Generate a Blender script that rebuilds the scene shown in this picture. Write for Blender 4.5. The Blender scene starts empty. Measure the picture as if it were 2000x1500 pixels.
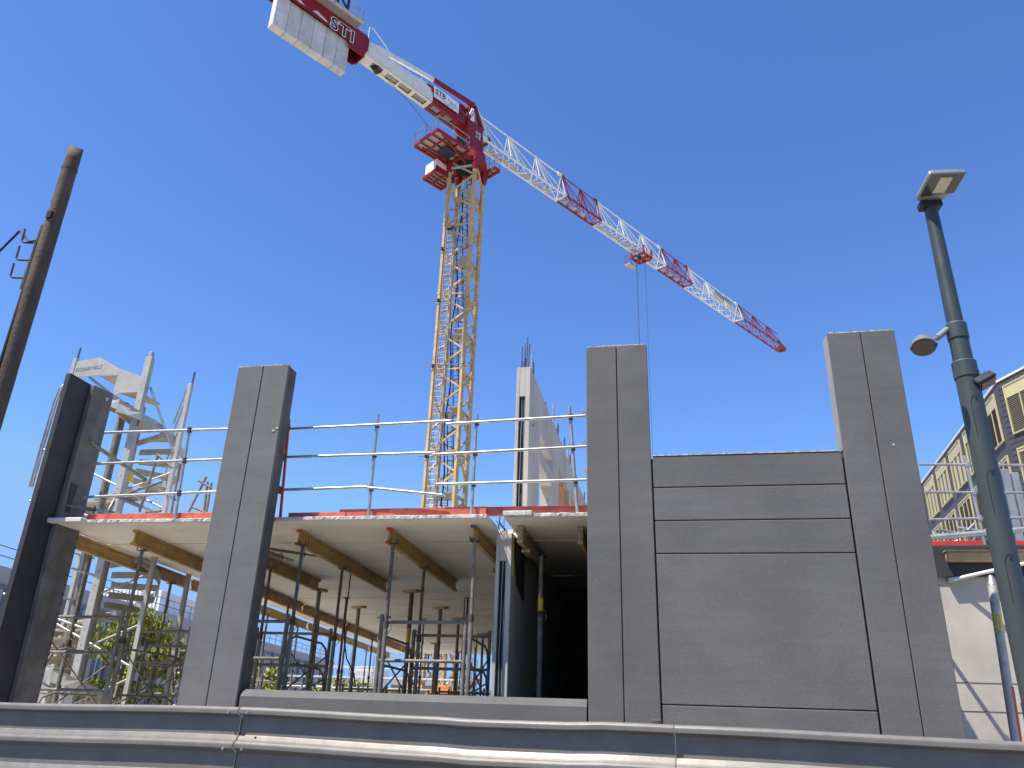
import bpy, bmesh, math, random
from mathutils import Vector, Matrix
V = Vector
random.seed(7)
scene = bpy.context.scene
col = scene.collection

# ---------------------------------------------------------------- camera
FPX, CX, CY, EYE = 1530.0, 1000.0, 750.0, 1.75      # photograph is 2000 x 1500
def _n(a): return V(a).normalized()
_up = _n(((1125-CX)/FPX, (-2846-CY)/FPX, 1))
_rt = -_n(((-7140-CX)/FPX, (1118-CY)/FPX, 1))
_rt = (_rt - _up*_rt.dot(_up)).normalized()
_fw = _up.cross(_rt)
if _fw.z < 0: _fw = -_fw
ROT = Matrix((_rt, _fw, _up))                        # photo camera axes -> world
cam = bpy.data.cameras.new('camera'); camo = bpy.data.objects.new('camera', cam); col.objects.link(camo)
cam.sensor_width = 36.0; cam.lens = FPX*36/2000; cam.clip_start = 0.1; cam.clip_end = 3000
cx, cy, cz = ROT.col[0], -ROT.col[1], -ROT.col[2]
camo.matrix_world = Matrix(((cx[0], cy[0], cz[0], 0), (cx[1], cy[1], cz[1], 0), (cx[2], cy[2], cz[2], EYE), (0, 0, 0, 1)))
scene.camera = camo

# ---------------------------------------------------------------- light
SUN_EL, SUN_AZ = math.radians(62), math.radians(225)   # azimuth clockwise from +Y: behind the camera, to the left
world = bpy.data.worlds.new('World'); scene.world = world; world.use_nodes = True
nt = world.node_tree; bg = nt.nodes['Background']
sky = nt.nodes.new('ShaderNodeTexSky'); sky.sky_type = 'NISHITA'; sky.sun_disc = False
sky.sun_elevation = SUN_EL; sky.sun_rotation = SUN_AZ; sky.air_density = 1.25; sky.dust_density = 0.0; sky.ozone_density = 3.0; sky.altitude = 3000
hs = nt.nodes.new('ShaderNodeHueSaturation'); hs.inputs['Saturation'].default_value = 1.19; hs.inputs['Hue'].default_value = 0.51
nt.links.new(sky.outputs[0], hs.inputs['Color']); cap = nt.nodes.new('ShaderNodeMix'); cap.data_type = 'RGBA'; cap.blend_type = 'DARKEN'; cap.inputs[0].default_value = 1.0
cap.inputs[7].default_value = (1.22, 2.2, 3.95, 1)            # the pale band at the horizon stays light blue, all round
nt.links.new(hs.outputs[0], cap.inputs[6]); nt.links.new(cap.outputs[2], bg.inputs[0]); bg.inputs[1].default_value = 0.15
sun = bpy.data.lights.new('sun', 'SUN'); sun.energy = 4.8; sun.angle = math.radians(0.5); sun.color = (1.0, 0.93, 0.82)
suno = bpy.data.objects.new('sun', sun); col.objects.link(suno)
sdir = V((math.sin(SUN_AZ)*math.cos(SUN_EL), math.cos(SUN_AZ)*math.cos(SUN_EL), math.sin(SUN_EL)))
suno.rotation_euler = sdir.to_track_quat('Z', 'Y').to_euler(); suno.location = sdir*60
scene.view_settings.view_transform = 'Standard'; scene.view_settings.look = 'None'
scene.view_settings.gamma = 1.0; scene.view_settings.use_curve_mapping = False; scene.view_settings.exposure = 0.72
scene.render.engine = 'CYCLES'
scene.cycles.max_bounces = 8; scene.cycles.diffuse_bounces = 5

# ---------------------------------------------------------------- photo pixel -> place, on a known plane
CAM = V((0, 0, EYE))
def ray(px, py): return ROT @ V(((px-CX)/FPX, (py-CY)/FPX, 1))
def P(px, py, X=None, Y=None, Z=None):
    d = ray(px, py)
    t = Y/d.y if Y is not None else X/d.x if X is not None else (Z-EYE)/d.z
    return CAM + d*t
def z8(a, b): return (470+a*.28, 980+b*.28)
def z7(a, b): return (a*.2667, 1000+b*.2667)

# ---------------------------------------------------------------- materials
def mat(name, color, rough=.7, metal=0.0, var=.18, scale=3.0, bump=.0, bscale=40.0, speck=0.0, sscale=60.0, speck_col=(.6, .6, .58), streak=0.0, streak_scale=(2, 2, 14), color2=None, spec=.5, tone=.05):
    m = bpy.data.materials.new(name); m.use_nodes = True
    t = m.node_tree; b = t.nodes['Principled BSDF']; L = t.links.new; N = t.nodes.new
    b.inputs['Roughness'].default_value = rough; b.inputs['Metallic'].default_value = metal
    b.inputs['Specular IOR Level'].default_value = spec
    co = N('ShaderNodeTexCoord').outputs['Object']
    def noise(s, det=6.0, vec=None, ro=.6):
        n = N('ShaderNodeTexNoise'); n.inputs['Scale'].default_value = s; n.inputs['Detail'].default_value = det; n.inputs['Roughness'].default_value = ro
        L(vec or co, n.inputs['Vector']); return n.outputs['Fac']
    def mix(fac, a, c, typ='MIX'):
        x = N('ShaderNodeMix'); x.data_type = 'RGBA'; x.blend_type = typ
        for s, val in ((0, fac), (6, a), (7, c)):
            if hasattr(val, 'links'): L(val, x.inputs[s])
            elif s == 0: x.inputs[0].default_value = val
            else: x.inputs[s].default_value = (*val[:3], 1)
        return x.outputs[2]
    def ramp(fac, lo, hi, a=0.0, c=1.0):
        r = N('ShaderNodeMapRange'); r.inputs[1].default_value = lo; r.inputs[2].default_value = hi; r.inputs[3].default_value = a; r.inputs[4].default_value = c
        L(fac, r.inputs[0]); return r.outputs[0]
    lo = [c*(1-var) for c in color]; hi = [min(1, c*(1+var)) for c in (color2 or color)]
    c = mix(ramp(noise(scale), .3, .7), lo, hi)
    if streak:
        mp = N('ShaderNodeMapping'); L(co, mp.inputs[0]); mp.inputs['Scale'].default_value = streak_scale
        s = ramp(noise(1.0, 5, mp.outputs[0]), .35, .7)
        x = N('ShaderNodeMath'); x.operation = 'MULTIPLY'; L(s, x.inputs[0]); x.inputs[1].default_value = streak
        c = mix(x.outputs[0], c, [q*.55 for q in color])
    if speck:
        s = ramp(noise(sscale, 2.0), .66, .72, 0, speck)
        c = mix(s, c, speck_col)
        s2 = ramp(noise(sscale*.62, 2.0), .36, .30, 0, speck*.8)
        c = mix(s2, c, [q*.5 for q in color])
    oi = N('ShaderNodeObjectInfo'); rv = N('ShaderNodeMapRange'); rv.inputs[3].default_value = 1-tone; rv.inputs[4].default_value = 1+tone
    L(oi.outputs['Random'], rv.inputs[0]); vm = N('ShaderNodeVectorMath'); vm.operation = 'SCALE'; L(c, vm.inputs[0]); L(rv.outputs[0], vm.inputs['Scale'])
    L(vm.outputs[0], b.inputs['Base Color'])
    rr = ramp(noise(scale*3), .2, .8, max(.05, rough-.1), min(1, rough+.1)); L(rr, b.inputs['Roughness'])
    if bump:
        bn = N('ShaderNodeBump'); bn.inputs['Strength'].default_value = bump; bn.inputs['Distance'].default_value = .02
        L(noise(bscale, 8), bn.inputs['Height']); L(bn.outputs[0], b.inputs['Normal'])
    return m

M = {}
M['facing'] = mat('dark_facing_concrete', (.114, .1125, .110), .76, var=.15, scale=.9, bump=.3, bscale=95, speck=.7, sscale=74, speck_col=(.40, .40, .40), streak=.24, streak_scale=(.7, .7, 9))
M['facing_light'] = mat('grey_facing_concrete', (.142, .141, .139), .76, var=.14, scale=.9, bump=.28, bscale=95, speck=.7, sscale=68, speck_col=(.5, .49, .48), streak=.36, streak_scale=(.5, .5, 5))
M['facing_back'] = mat('dark_back_and_shade', (.032, .033, .037), .75, var=.2, scale=2.5, bump=.2, bscale=30)  # dark pillar back; also the shade painted onto the edge formwork
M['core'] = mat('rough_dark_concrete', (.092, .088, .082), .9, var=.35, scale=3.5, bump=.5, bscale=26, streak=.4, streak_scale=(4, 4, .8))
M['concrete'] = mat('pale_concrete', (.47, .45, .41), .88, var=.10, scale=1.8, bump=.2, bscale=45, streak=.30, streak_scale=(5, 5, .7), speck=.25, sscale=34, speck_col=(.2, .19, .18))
M['concrete_wall'] = mat('smooth_grey_concrete', (.44, .41, .365), .85, var=.16, scale=1.1, bump=.12, bscale=30, streak=.25, streak_scale=(3.5, 3.5, .5))
M['slab'] = mat('slab_concrete', (.74, .71, .64), .85, var=.10, scale=.8, bump=.15, bscale=40, streak=.22, streak_scale=(.35, 2.2, 1), speck=.3, sscale=14, speck_col=(.5, .47, .42))
M['slab_edge'] = mat('broken_slab_edge', (.55, .53, .48), .95, var=.2, scale=18, bump=1.0, bscale=30)
M['floor'] = mat('site_floor_concrete', (.55, .51, .44), .9, var=.2, scale=.8, bump=.3, bscale=20)
M['asphalt'] = mat('asphalt', (.05, .05, .052), .9, var=.25, scale=6, bump=.4, bscale=120)
M['pavement'] = mat('pavement_asphalt', (.16, .155, .148), .9, var=.2, scale=3, bump=.4, bscale=120)
M['earth'] = mat('dusty_earth', (.36, .32, .26), .95, var=.25, scale=.25, bump=.5, bscale=6)
M['kerb'] = mat('kerb_stone', (.35, .34, .32), .85, var=.15, scale=5, bump=.3)
M['hoard'] = mat('galvanised_hoarding', (.185, .170, .150), .42, .1, var=.14, scale=7, bump=.05, bscale=14, streak=.22, streak_scale=(1.2, 1.2, 10))
M['timber'] = mat('formwork_timber', (.46, .295, .11), .7, var=.28, scale=2.5, bump=.15, bscale=40, streak=.5, streak_scale=(30, 3, 30))
M['timber_pale'] = mat('raw_timber', (.42, .31, .17), .75, var=.25, scale=3, bump=.2, bscale=40, streak=.4, streak_scale=(3, 30, 30))
M['beam_cap'] = mat('red_beam_cap', (.50, .075, .03), .6, var=.25, scale=14)
M['beam_cap_blue'] = mat('blue_grey_beam_cap', (.10, .115, .15), .6, var=.3, scale=14)
M['red_board'] = mat('red_toe_board', (.47, .075, .05), .7, var=.25, scale=5, bump=.2, bscale=30, streak=.35, streak_scale=(2, 20, 20), color2=(.52, .12, .08))
M['red_tarp'] = mat('bright_red_board', (.56, .03, .025), .6, var=.1, scale=3)
M['galv'] = mat('galvanised_tube', (.37, .375, .38), .42, .55, var=.25, scale=8, bump=.05, bscale=60)
M['prop'] = mat('weathered_prop_steel', (.20, .185, .155), .66, .15, var=.35, scale=6, bump=.15, bscale=50, streak=.35, streak_scale=(9, 9, 1.5))
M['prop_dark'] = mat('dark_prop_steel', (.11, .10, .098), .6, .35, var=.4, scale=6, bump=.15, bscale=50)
M['prop_light'] = mat('pale_prop_steel', (.42, .40, .365), .6, .2, var=.25, scale=5, bump=.12, bscale=50, streak=.3, streak_scale=(9, 9, 1.5))
M['rough_pale'] = mat('rough_mid_concrete', (.155, .148, .138), .92, var=.38, scale=2.6, bump=.6, bscale=22, streak=.55, streak_scale=(3, 3, .6))
M['flank'] = mat('pale_grey_flank', (.27, .272, .28), .85, var=.12, scale=6, bump=.3)
M['hole'] = mat('dark_hole', (.012, .012, .013), .9, var=.1)
M['rust'] = mat('rusty_steel', (.10, .065, .05), .8, .3, var=.4, scale=20)
M['stair'] = mat('stair_sheet_metal', (.43, .42, .38), .5, .25, var=.12, scale=4, bump=.08, bscale=18, streak=.18, streak_scale=(6, 6, 1))
M['stair_tread'] = mat('stair_tread_metal', (.44, .40, .32), .55, .15, var=.15, scale=5)
M['label_yellow'] = mat('yellow_label', (.62, .46, .04), .5, var=.12, scale=20)
M['crane_red'] = mat('crane_red_paint', (.245, .009, .011), .45, var=.2, scale=1.6, bump=.03, bscale=20, streak=.3, streak_scale=(3, 3, .7))
M['crane_white'] = mat('crane_cream_paint', (.74, .715, .635), .45, var=.10, scale=1.8, streak=.2, streak_scale=(3, 3, .8))
M['crane_yellow'] = mat('crane_mast_yellow', (.50, .335, .145), .55, var=.2, scale=2.5, streak=.3, streak_scale=(8, 8, .6), color2=(.56, .40, .20))
M['crane_grey'] = mat('crane_grey_steel', (.34, .345, .35), .5, .4, var=.15, scale=4)
M['crane_dark'] = mat('crane_dark_metal', (.03, .035, .05), .6, .2, var=.2, scale=4)
M['mesh_floor'] = mat('grating_floor', (.42, .41, .40), .6, .2, var=.2, scale=14)
M['ballast'] = mat('ballast_concrete', (.54, .53, .50), .88, var=.14, scale=1.2, bump=.2, bscale=20, color2=(.60, .60, .58), streak=.25, streak_scale=(3, 3, .6), tone=.08)
M['navy'] = mat('navy_lettering', (.018, .02, .045), .5, var=.1)
M['white'] = mat('white_paint', (.80, .80, .80), .5, var=.04)
M['cable'] = mat('black_cable', (.012, .012, .013), .6, var=.1)
M['rope'] = mat('steel_rope', (.06, .06, .065), .5, .3, var=.1)
M['pole_wood'] = mat('weathered_pole_wood', (.115, .082, .058), .85, var=.35, scale=2.0, bump=.5, bscale=24, streak=.75, streak_scale=(22, 22, .7))
M['lamp_green'] = mat('lamp_post_green', (.052, .064, .062), .38, .1, var=.12, scale=2, bump=.04, bscale=40)
M['lamp_grey'] = mat('lamp_head_grey', (.30, .31, .32), .45, .3, var=.1, scale=6)
M['lens'] = mat('lamp_glass', (.065, .065, .06), .12, 0, var=.15, scale=7)
M['led'] = mat('led_plate', (.60, .56, .42), .4, var=.12, scale=25)
M['black'] = mat('black_plastic', (.02, .021, .024), .5, var=.15)
M['slate'] = mat('dark_slate_cladding', (.066, .062, .074), .62, var=.10, scale=1.3, bump=.1, bscale=20)
M['brass'] = mat('brass_window_frame', (.54, .475, .27), .5, .15, var=.06, scale=2)
M['blind'] = mat('window_blind', (.20, .185, .135), .55, .1, var=.10, scale=3)
M['blind_dark'] = mat('window_blind_gap', (.035, .032, .026), .6, var=.1)
M['glass'] = mat('window_glass', (.03, .04, .05), .08, 0, var=.2, scale=.7, spec=.8)
M['back_grey'] = mat('pale_grey_render', (.36, .355, .37), .85, var=.08, scale=.6, streak=.12, streak_scale=(2, 2, .3))
M['back_dark'] = mat('dark_grey_pilaster', (.15, .15, .17), .8, var=.1, scale=.8)
M['back_white'] = mat('white_corrugated_sheet', (.72, .72, .72), .6, .1, var=.05, scale=1)
M['leaf'] = mat('yellow_green_leaves', (.15, .19, .02), .6, var=.45, scale=1.2, color2=(.22, .22, .03))
M['leaf_dark'] = mat('green_leaves', (.06, .10, .02), .6, var=.4, scale=1.0)
M['bark'] = mat('tree_bark', (.09, .07, .05), .9, var=.3, scale=6, bump=.5)
M['orange'] = mat('orange_formwork_ply', (.52, .22, .07), .6, var=.2, scale=2)
M['mesh_black'] = mat('black_protective_mesh', (.03, .03, .032), .8, var=.2, scale=80)
M['orange_band'] = mat('orange_band', (.70, .16, .03), .5, var=.1)

# ---------------------------------------------------------------- mesh helpers
ORG = {}
class MB:
    def __init__(s): s.v = []; s.f = []
    def add(s, vs, fs):
        o = len(s.v); s.v += [V(q) for q in vs]; s.f += [tuple(i+o for i in q) for q in fs]; return s
    def box(s, x0, x1, y0, y1, z0, z1):
        return s.add([(x0,y0,z0),(x1,y0,z0),(x1,y1,z0),(x0,y1,z0),(x0,y0,z1),(x1,y0,z1),(x1,y1,z1),(x0,y1,z1)],
                     [(0,3,2,1),(4,5,6,7),(0,1,5,4),(1,2,6,5),(2,3,7,6),(3,0,4,7)])
    def obox(s, c, ax, ay, az):
        c, ax, ay, az = V(c), V(ax), V(ay), V(az)
        if ax.cross(ay).dot(az) < 0: ax = -ax
        return s.add([c-ax-ay-az, c+ax-ay-az, c+ax+ay-az, c-ax+ay-az, c-ax-ay+az, c+ax-ay+az, c+ax+ay+az, c-ax+ay+az],
                     [(0,3,2,1),(4,5,6,7),(0,1,5,4),(1,2,6,5),(2,3,7,6),(3,0,4,7)])
    def bar(s, p, q, w, h, up=(0,0,1)):
        p, q = V(p), V(q); d = (q-p); a = d.normalized(); u = V(up)
        if abs(a.dot(u)) > .98: u = V((0,1,0)) if abs(a.y) < .9 else V((1,0,0))
        side = a.cross(u).normalized(); u = side.cross(a).normalized()
        return s.obox((p+q)/2, d/2, side*w/2, u*h/2)
    def tube(s, p, q, r, n=10, r2=None, cap=True):
        p, q = V(p), V(q); a = (q-p).normalized(); r2 = r if r2 is None else r2
        u = V((0,0,1)) if abs(a.z) < .9 else V((1,0,0))
        e = a.cross(u).normalized(); g = a.cross(e)
        vs = []
        for c, rr in ((p, r), (q, r2)):
            vs += [c + (e*math.cos(k*2*math.pi/n)+g*math.sin(k*2*math.pi/n))*rr for k in range(n)]
        fs = [(k, k+n, (k+1)%n+n, (k+1)%n) for k in range(n)]
        if cap:
            vs += vs[:]; fs += [tuple(range(2*n, 3*n)), tuple(range(4*n-1, 3*n-1, -1))]
        return s.add(vs, fs)
    def path(s, pts, r, n=8):
        pts = [V(p) for p in pts]; N = len(pts); vs = []; 
        prev = None
        for i in range(N):
            a = (pts[min(i+1, N-1)]-pts[max(i-1, 0)]).normalized()
            if prev is None:
                u = V((0,0,1)) if abs(a.z) < .9 else V((1,0,0)); e = a.cross(u).normalized()
            else: e = (prev - a*prev.dot(a)).normalized()
            prev = e; g = a.cross(e)
            vs += [pts[i] + (e*math.cos(k*2*math.pi/n)+g*math.sin(k*2*math.pi/n))*r for k in range(n)]
        fs = [(i*n+k, (i+1)*n+k, (i+1)*n+(k+1)%n, i*n+(k+1)%n) for i in range(N-1) for k in range(n)]
        fs += [tuple(range(n)), tuple(range(N*n-1, (N-1)*n-1, -1))]
        return s.add(vs, fs)
    def prism(s, poly, d):                       # poly: 3-D points of one face, d: extrusion vector
        poly = [V(p) for p in poly]; d = V(d); n = len(poly)
        nn = V((0,0,0))
        for i in range(n): nn += (poly[i]).cross(poly[(i+1)%n])
        if nn.dot(d) > 0: poly = poly[::-1]
        return s.add(poly+[p+d for p in poly], [tuple(range(n)), tuple(range(2*n-1, n-1, -1))]+[(i, i+n, (i+1)%n+n, (i+1)%n) for i in range(n)])
    def disc(s, c, r, axis, h, n=20, r2=None):
        a = V(axis).normalized(); return s.tube(V(c)-a*h/2, V(c)+a*h/2, r, n, r2)
    def build(s, name, m, parent=None, smooth=False, bevel=0.0, local=False):
        me = bpy.data.meshes.new(name)
        off = V((0,0,0)); loc = V((0,0,0))
        if parent is None:
            xs = [q.x for q in s.v]; ys = [q.y for q in s.v]; zs = [q.z for q in s.v]
            off = V(((min(xs)+max(xs))/2, (min(ys)+max(ys))/2, min(zs))); loc = off
        elif not local: off = ORG.get(parent.name, V((0,0,0)))
        me.from_pydata([tuple(q-off) for q in s.v], [], s.f); me.materials.append(M[m] if isinstance(m, str) else m)
        if bevel:
            bm = bmesh.new(); bm.from_mesh(me)
            bmesh.ops.bevel(bm, geom=list(bm.edges), offset=bevel, segments=1, affect='EDGES', clamp_overlap=True)
            bm.to_mesh(me); bm.free()
        if smooth:
            for p in me.polygons: p.use_smooth = len(p.vertices) <= 4
        me.update()
        o = bpy.data.objects.new(name, me); col.objects.link(o); o.location = loc
        if parent is not None: o.parent = parent
        ORG[o.name] = off
        return o
def tag(o, label, cat, group=None):
    o['label'] = label; o['category'] = cat
    if group: o['group'] = group
    return o
def struct(o, kind='structure'): o['kind'] = kind; return o
def thing(name, label, cat, loc, group=None, rz=0.0):
    o = bpy.data.objects.new(name, None); col.objects.link(o); o.location = loc; o.rotation_euler = (0, 0, rz)
    o.empty_display_size = .3; ORG[o.name] = V(loc)
    return tag(o, label, cat, group)
def copy_tree(o, parent=None):
    c = o.copy(); col.objects.link(c); c.parent = parent
    for ch in o.children: copy_tree(ch, c)
    return c
def text(name, body, m, parent, size, origin, ex, ey, thick=.01, offset=0.0, align='LEFT', org=None, shear=0.0, space=1.0):
    cu = bpy.data.curves.new(name, 'FONT'); cu.body = body; cu.size = size; cu.extrude = thick/2; cu.offset = offset; cu.align_x = align; cu.shear = shear; cu.space_character = space
    cu.resolution_u = 4
    tmp = bpy.data.objects.new(name+'_tmp', cu); col.objects.link(tmp)
    bpy.context.view_layer.update()
    me = bpy.data.meshes.new_from_object(tmp.evaluated_get(bpy.context.evaluated_depsgraph_get()))
    bpy.data.objects.remove(tmp)
    ex, ey = V(ex).normalized(), V(ey).normalized(); ez = ex.cross(ey)
    o3 = V(origin) - (org or V((0,0,0)))
    for v in me.vertices: v.co = o3 + ex*v.co.x + ey*v.co.y + ez*v.co.z
    me.materials.clear(); me.materials.append(M[m]); me.update()
    o = bpy.data.objects.new(name, me); col.objects.link(o); o.parent = parent; ORG[o.name] = org or V((0,0,0))
    return o

# ================================================================ GROUND
g = MB(); g.add([(-900,-300,-.02),(900,-300,-.02),(900,1500,-.02),(-900,1500,-.02)], [(0,1,2,3)])
struct(g.build('ground', 'earth'))
HD = V((ROT[0][2], ROT[1][2], 0)).normalized(); HR = V((HD.y, -HD.x, 0))     # camera heading and its right
FDIR = (HR*1 - HD*.32).normalized(); FN = V((-FDIR.y, FDIR.x, 0))            # hoarding line and its normal (away from camera)
F0 = HD*4.16
def strip(a, b, z, t=None):                                                     # ground strip parallel to the hoarding, a..b metres beyond it
    return [F0+FDIR*-60+FN*a+V((0,0,z)), F0+FDIR*60+FN*a+V((0,0,z)), F0+FDIR*60+FN*b+V((0,0,z)), F0+FDIR*-60+FN*b+V((0,0,z))]
g = MB(); g.add(strip(-14, -1.2, -.01), [(0,1,2,3)]); struct(g.build('road', 'asphalt'))
g = MB(); q = strip(-1.05, 2.6, .12); g.add(q, [(0,1,2,3)]); struct(g.build('pavement', 'pavement'))
g = MB(); g.bar(F0+FDIR*-60+FN*-1.12+V((0,0,.055)), F0+FDIR*60+FN*-1.12+V((0,0,.055)), .14, .15); struct(g.build('kerb', 'kerb', bevel=.015))
# raised concrete base the building stands on
g = MB(); g.box(-16.5, 16, 11.0, 44, -.01, .95); struct(g.build('site_floor', 'floor'))

# ================================================================ HOARDING
def hoarding():
    root = thing('site_hoarding', 'low grey corrugated metal hoarding along the pavement', 'hoarding', F0+V((0,0,.12)))
    prof = [(.03, 0)]                                # (towards camera, below top)
    def crest(zc):                                       # rounded top edge, flat face, rounded under edge
        r = .020
        return [(.018+r*math.sin(t*math.pi/10), zc-r+r*math.cos(t*math.pi/10)) for t in range(0, 6)] + [(.038, zc-.033), (.034, zc-.037)]
    pts = [(-.012, 0), (.004, .0)] + crest(0); z = 0.0
    while z > -1.42:
        pts += [(.004, z-.046), (0, z-.050), (0, z-.138), (.003, z-.142), (.014, z-.160)] + crest(z-.168)
        z -= .168+.010
    joints = [(-6.05, 1.735), (-3.72, 1.732), (-1.40, 1.752), (.80, 1.740), (3.10, 1.722), (5.4, 1.72)]
    for i in range(len(joints)-1):
        (L0, h0), (L1, h1) = joints[i], joints[i+1]
        mb = MB(); n = 14; m = len(pts); wob = random.random()*6
        for k in range(n+1):
            t = k/n; L = (L0+.002) + (L1-L0-.004)*t
            base = HR*L + HD*(4.16-.32*L)
            dent = .012*math.sin(wob+t*5) * (1 if i != 2 else 1.8)
            hh = h0+(h1-h0)*t + .004*math.sin(wob*2+t*7) - (.006 if i == 2 and .55 < t < .8 else 0)
            for (o, dz) in pts:
                mb.v.append(base - FN*(o+dent) + V((0,0,hh+dz)))
        for k in range(n):
            for j in range(m-1): mb.f.append((k*m+j, k*m+j+1, (k+1)*m+j+1, (k+1)*m+j))
        p = mb.build('panel', 'hoard', root)
        md = p.modifiers.new('thickness', 'SOLIDIFY'); md.thickness = .002
        for dL in (-.05, .06):
            for zz in (.018, .196, .374):
                LL = L1+dL; bb = HR*LL + HD*(4.16-.32*LL)
                MB().tube(bb-FN*.036+V((0,0,h1-zz-.006)), bb-FN*.043+V((0,0,h1-zz-.006)), .007, 8).build('bolt', 'galv', root)
        for j in (0,):
            b2 = HR*L1 + HD*(4.16-.32*L1)
            MB().obox(b2 + FN*.06 - FDIR*(.09 if i == 2 else .0) + V((0,0,(h1+(.022 if i == 2 else -.05)+.12)/2)), FDIR*.022, FN*.022, V((0,0,(h1+(.022 if i == 2 else -.05)-.12)/2))).build('post', 'pole_wood', root, bevel=.004)
hoarding()

# ================================================================ BUILDING UNDER CONSTRUCTION
TOPZ = 7.07
bld = thing('unfinished_building', 'unfinished concrete building with dark grey facade panels above the metal hoarding', 'building', (0, 14, 0))
def pillar(x0, x1, top, ymat):
    core = MB().box(x0+.005, x1-.005, 11.062, 11.31, .95, top-.004).build('facade_pillar', 'core', bld, bevel=.006)
    xm = (x0+x1)/2
    for a, b in ((x0, xm-.006), (xm+.006, x1)):
        MB().box(a, b, 11.0, 11.06, .9, top).build('facing_strip', ymat, core, bevel=.007)
    return core
pillar(-6.99, -6.07, 7.06, 'facing_light')
pillar(-1.092, -.165, 7.085, 'facing')
pillar(2.462, 3.385, 7.105, 'facing')
# infill between the two right-hand pillars
inf = MB().box(-.20, 2.50, 11.078, 11.295, .96, 5.27).build('infill_wall', 'core', bld)
zs = [5.293, 4.822, 4.345, 3.887, 1.962, .92]
for a, b in zip(zs[1:], zs[:-1]):
    MB().box(-.143, 2.437, 11.012, 11.072, a+.007, b-.007).build('facing_panel', 'facing', inf, bevel=.007)
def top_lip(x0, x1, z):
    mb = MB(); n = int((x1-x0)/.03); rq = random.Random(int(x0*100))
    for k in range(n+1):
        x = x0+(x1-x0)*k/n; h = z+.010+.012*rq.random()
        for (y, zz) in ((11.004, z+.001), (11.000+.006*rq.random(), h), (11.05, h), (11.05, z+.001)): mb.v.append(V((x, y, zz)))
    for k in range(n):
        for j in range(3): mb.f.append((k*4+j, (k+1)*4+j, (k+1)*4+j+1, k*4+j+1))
    mb.build('lit_top_lip', 'concrete', bld)  # rough top edge; its pale colour paints the sunlit line
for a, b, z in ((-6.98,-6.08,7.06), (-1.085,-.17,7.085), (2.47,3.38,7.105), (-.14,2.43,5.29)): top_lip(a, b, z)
for px, py in ((534,841), (541,836)):
    q = P(px, py, Y=11.0); MB().tube((q.x,11.001,q.z), (q.x,10.992,q.z), .022, 10).build('lifting_socket', 'concrete', bld)
q = P(1745,868,Y=11.0); MB().obox((q.x,10.9995,q.z), (.014,0,.004), (0,.002,0), (-.003,0,.012)).build('surface_chip', 'concrete', bld)
MB().box(2.4535, 2.4605, 11.012, 11.30, 5.31, 7.10).build('sunlit_flank', 'flank', bld)  # thin pale sheet: sunlight on this side put into the colour
# low sill wall between the left and middle pillars, bevelled top
s = MB(); s.prism([(-6.02,11.0,.9),(-6.02,11.0,1.905),(-6.02,11.09,2.0),(-6.02,11.30,2.0),(-6.02,11.30,.9)], (4.905,0,0))
s.build('sill_wall', 'facing', bld)
# gable pillar at the left corner, seen from its back
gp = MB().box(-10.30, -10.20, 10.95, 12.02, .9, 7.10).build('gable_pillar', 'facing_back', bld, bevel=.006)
rp = MB(); rp.prism([(-10.198,11.50,.9),(-10.198,11.42,4.2),(-10.198,11.46,7.08),(-10.198,11.99,7.12),(-10.198,12.0,.9)], (.10,0,0))
rp.build('rough_back', 'rough_pale', gp, bevel=.012)
MB().box(-10.098, -10.085, 11.80, 11.86, 6.92, 6.98).build('lifting_socket', 'concrete', gp, bevel=.004)
MB().prism([(-10.098,11.53,4.75),(-10.098,11.62,4.75),(-10.098,11.66,5.25),(-10.098,11.5,5.25)], (.012,0,0)).build('formed_recess', 'facing_back', gp)
for yy in (11.97,):
    for k in range(22):
        zz = 1.5+k*.16
        MB().tube((-10.097, yy-.02, zz), (-10.085, yy-.02, zz), .012, 6).build('bolt_hole', 'hole', gp)

# floor slab: thin precast planks laid side by side
SB, ST = 4.512, 4.580
slab = MB().box(-9.9, -2.9, 13.2, 38.5, ST+.006, ST+.12).build('floor_slab', 'floor', bld)
jy = [11.45, 13.09, 16.63, 20.2, 23.4, 26.6, 29.8, 33.0, 36.2, 39.4]
def leftx(y): return -10.17 - (y-11.45)*.118
rnd = random.Random(3)
for i, (a, b) in enumerate(zip(jy[:-1], jy[1:])):
    a2, b2 = a+.028*(i > 0), b-.028
    o = MB().prism([(leftx(a2),a2,SB),(-2.665,a2,SB),(-2.665,b2,SB),(leftx(b2),b2,SB)], (0,0,ST-SB))
    o.build('slab_plank', 'slab', slab)
    MB().box(leftx(b)+.02, -2.68, b-.05, b+.05, ST+.0015, ST+.004).build('joint_strip', 'core', slab)
for i, (a, b) in enumerate(zip([11.47, 13.09, 16.63, 20.2], [13.09, 16.63, 20.2, 23.4])):
    MB().box(-2.40, 3.4, a+.011, b-.011, SB+.012, ST+.012).build('slab_plank', 'slab', slab)
MB().box(-2.67, -2.395, 13.25, 38.9, 4.457, ST+.03).build('joint_fill', 'floor', slab)
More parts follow.
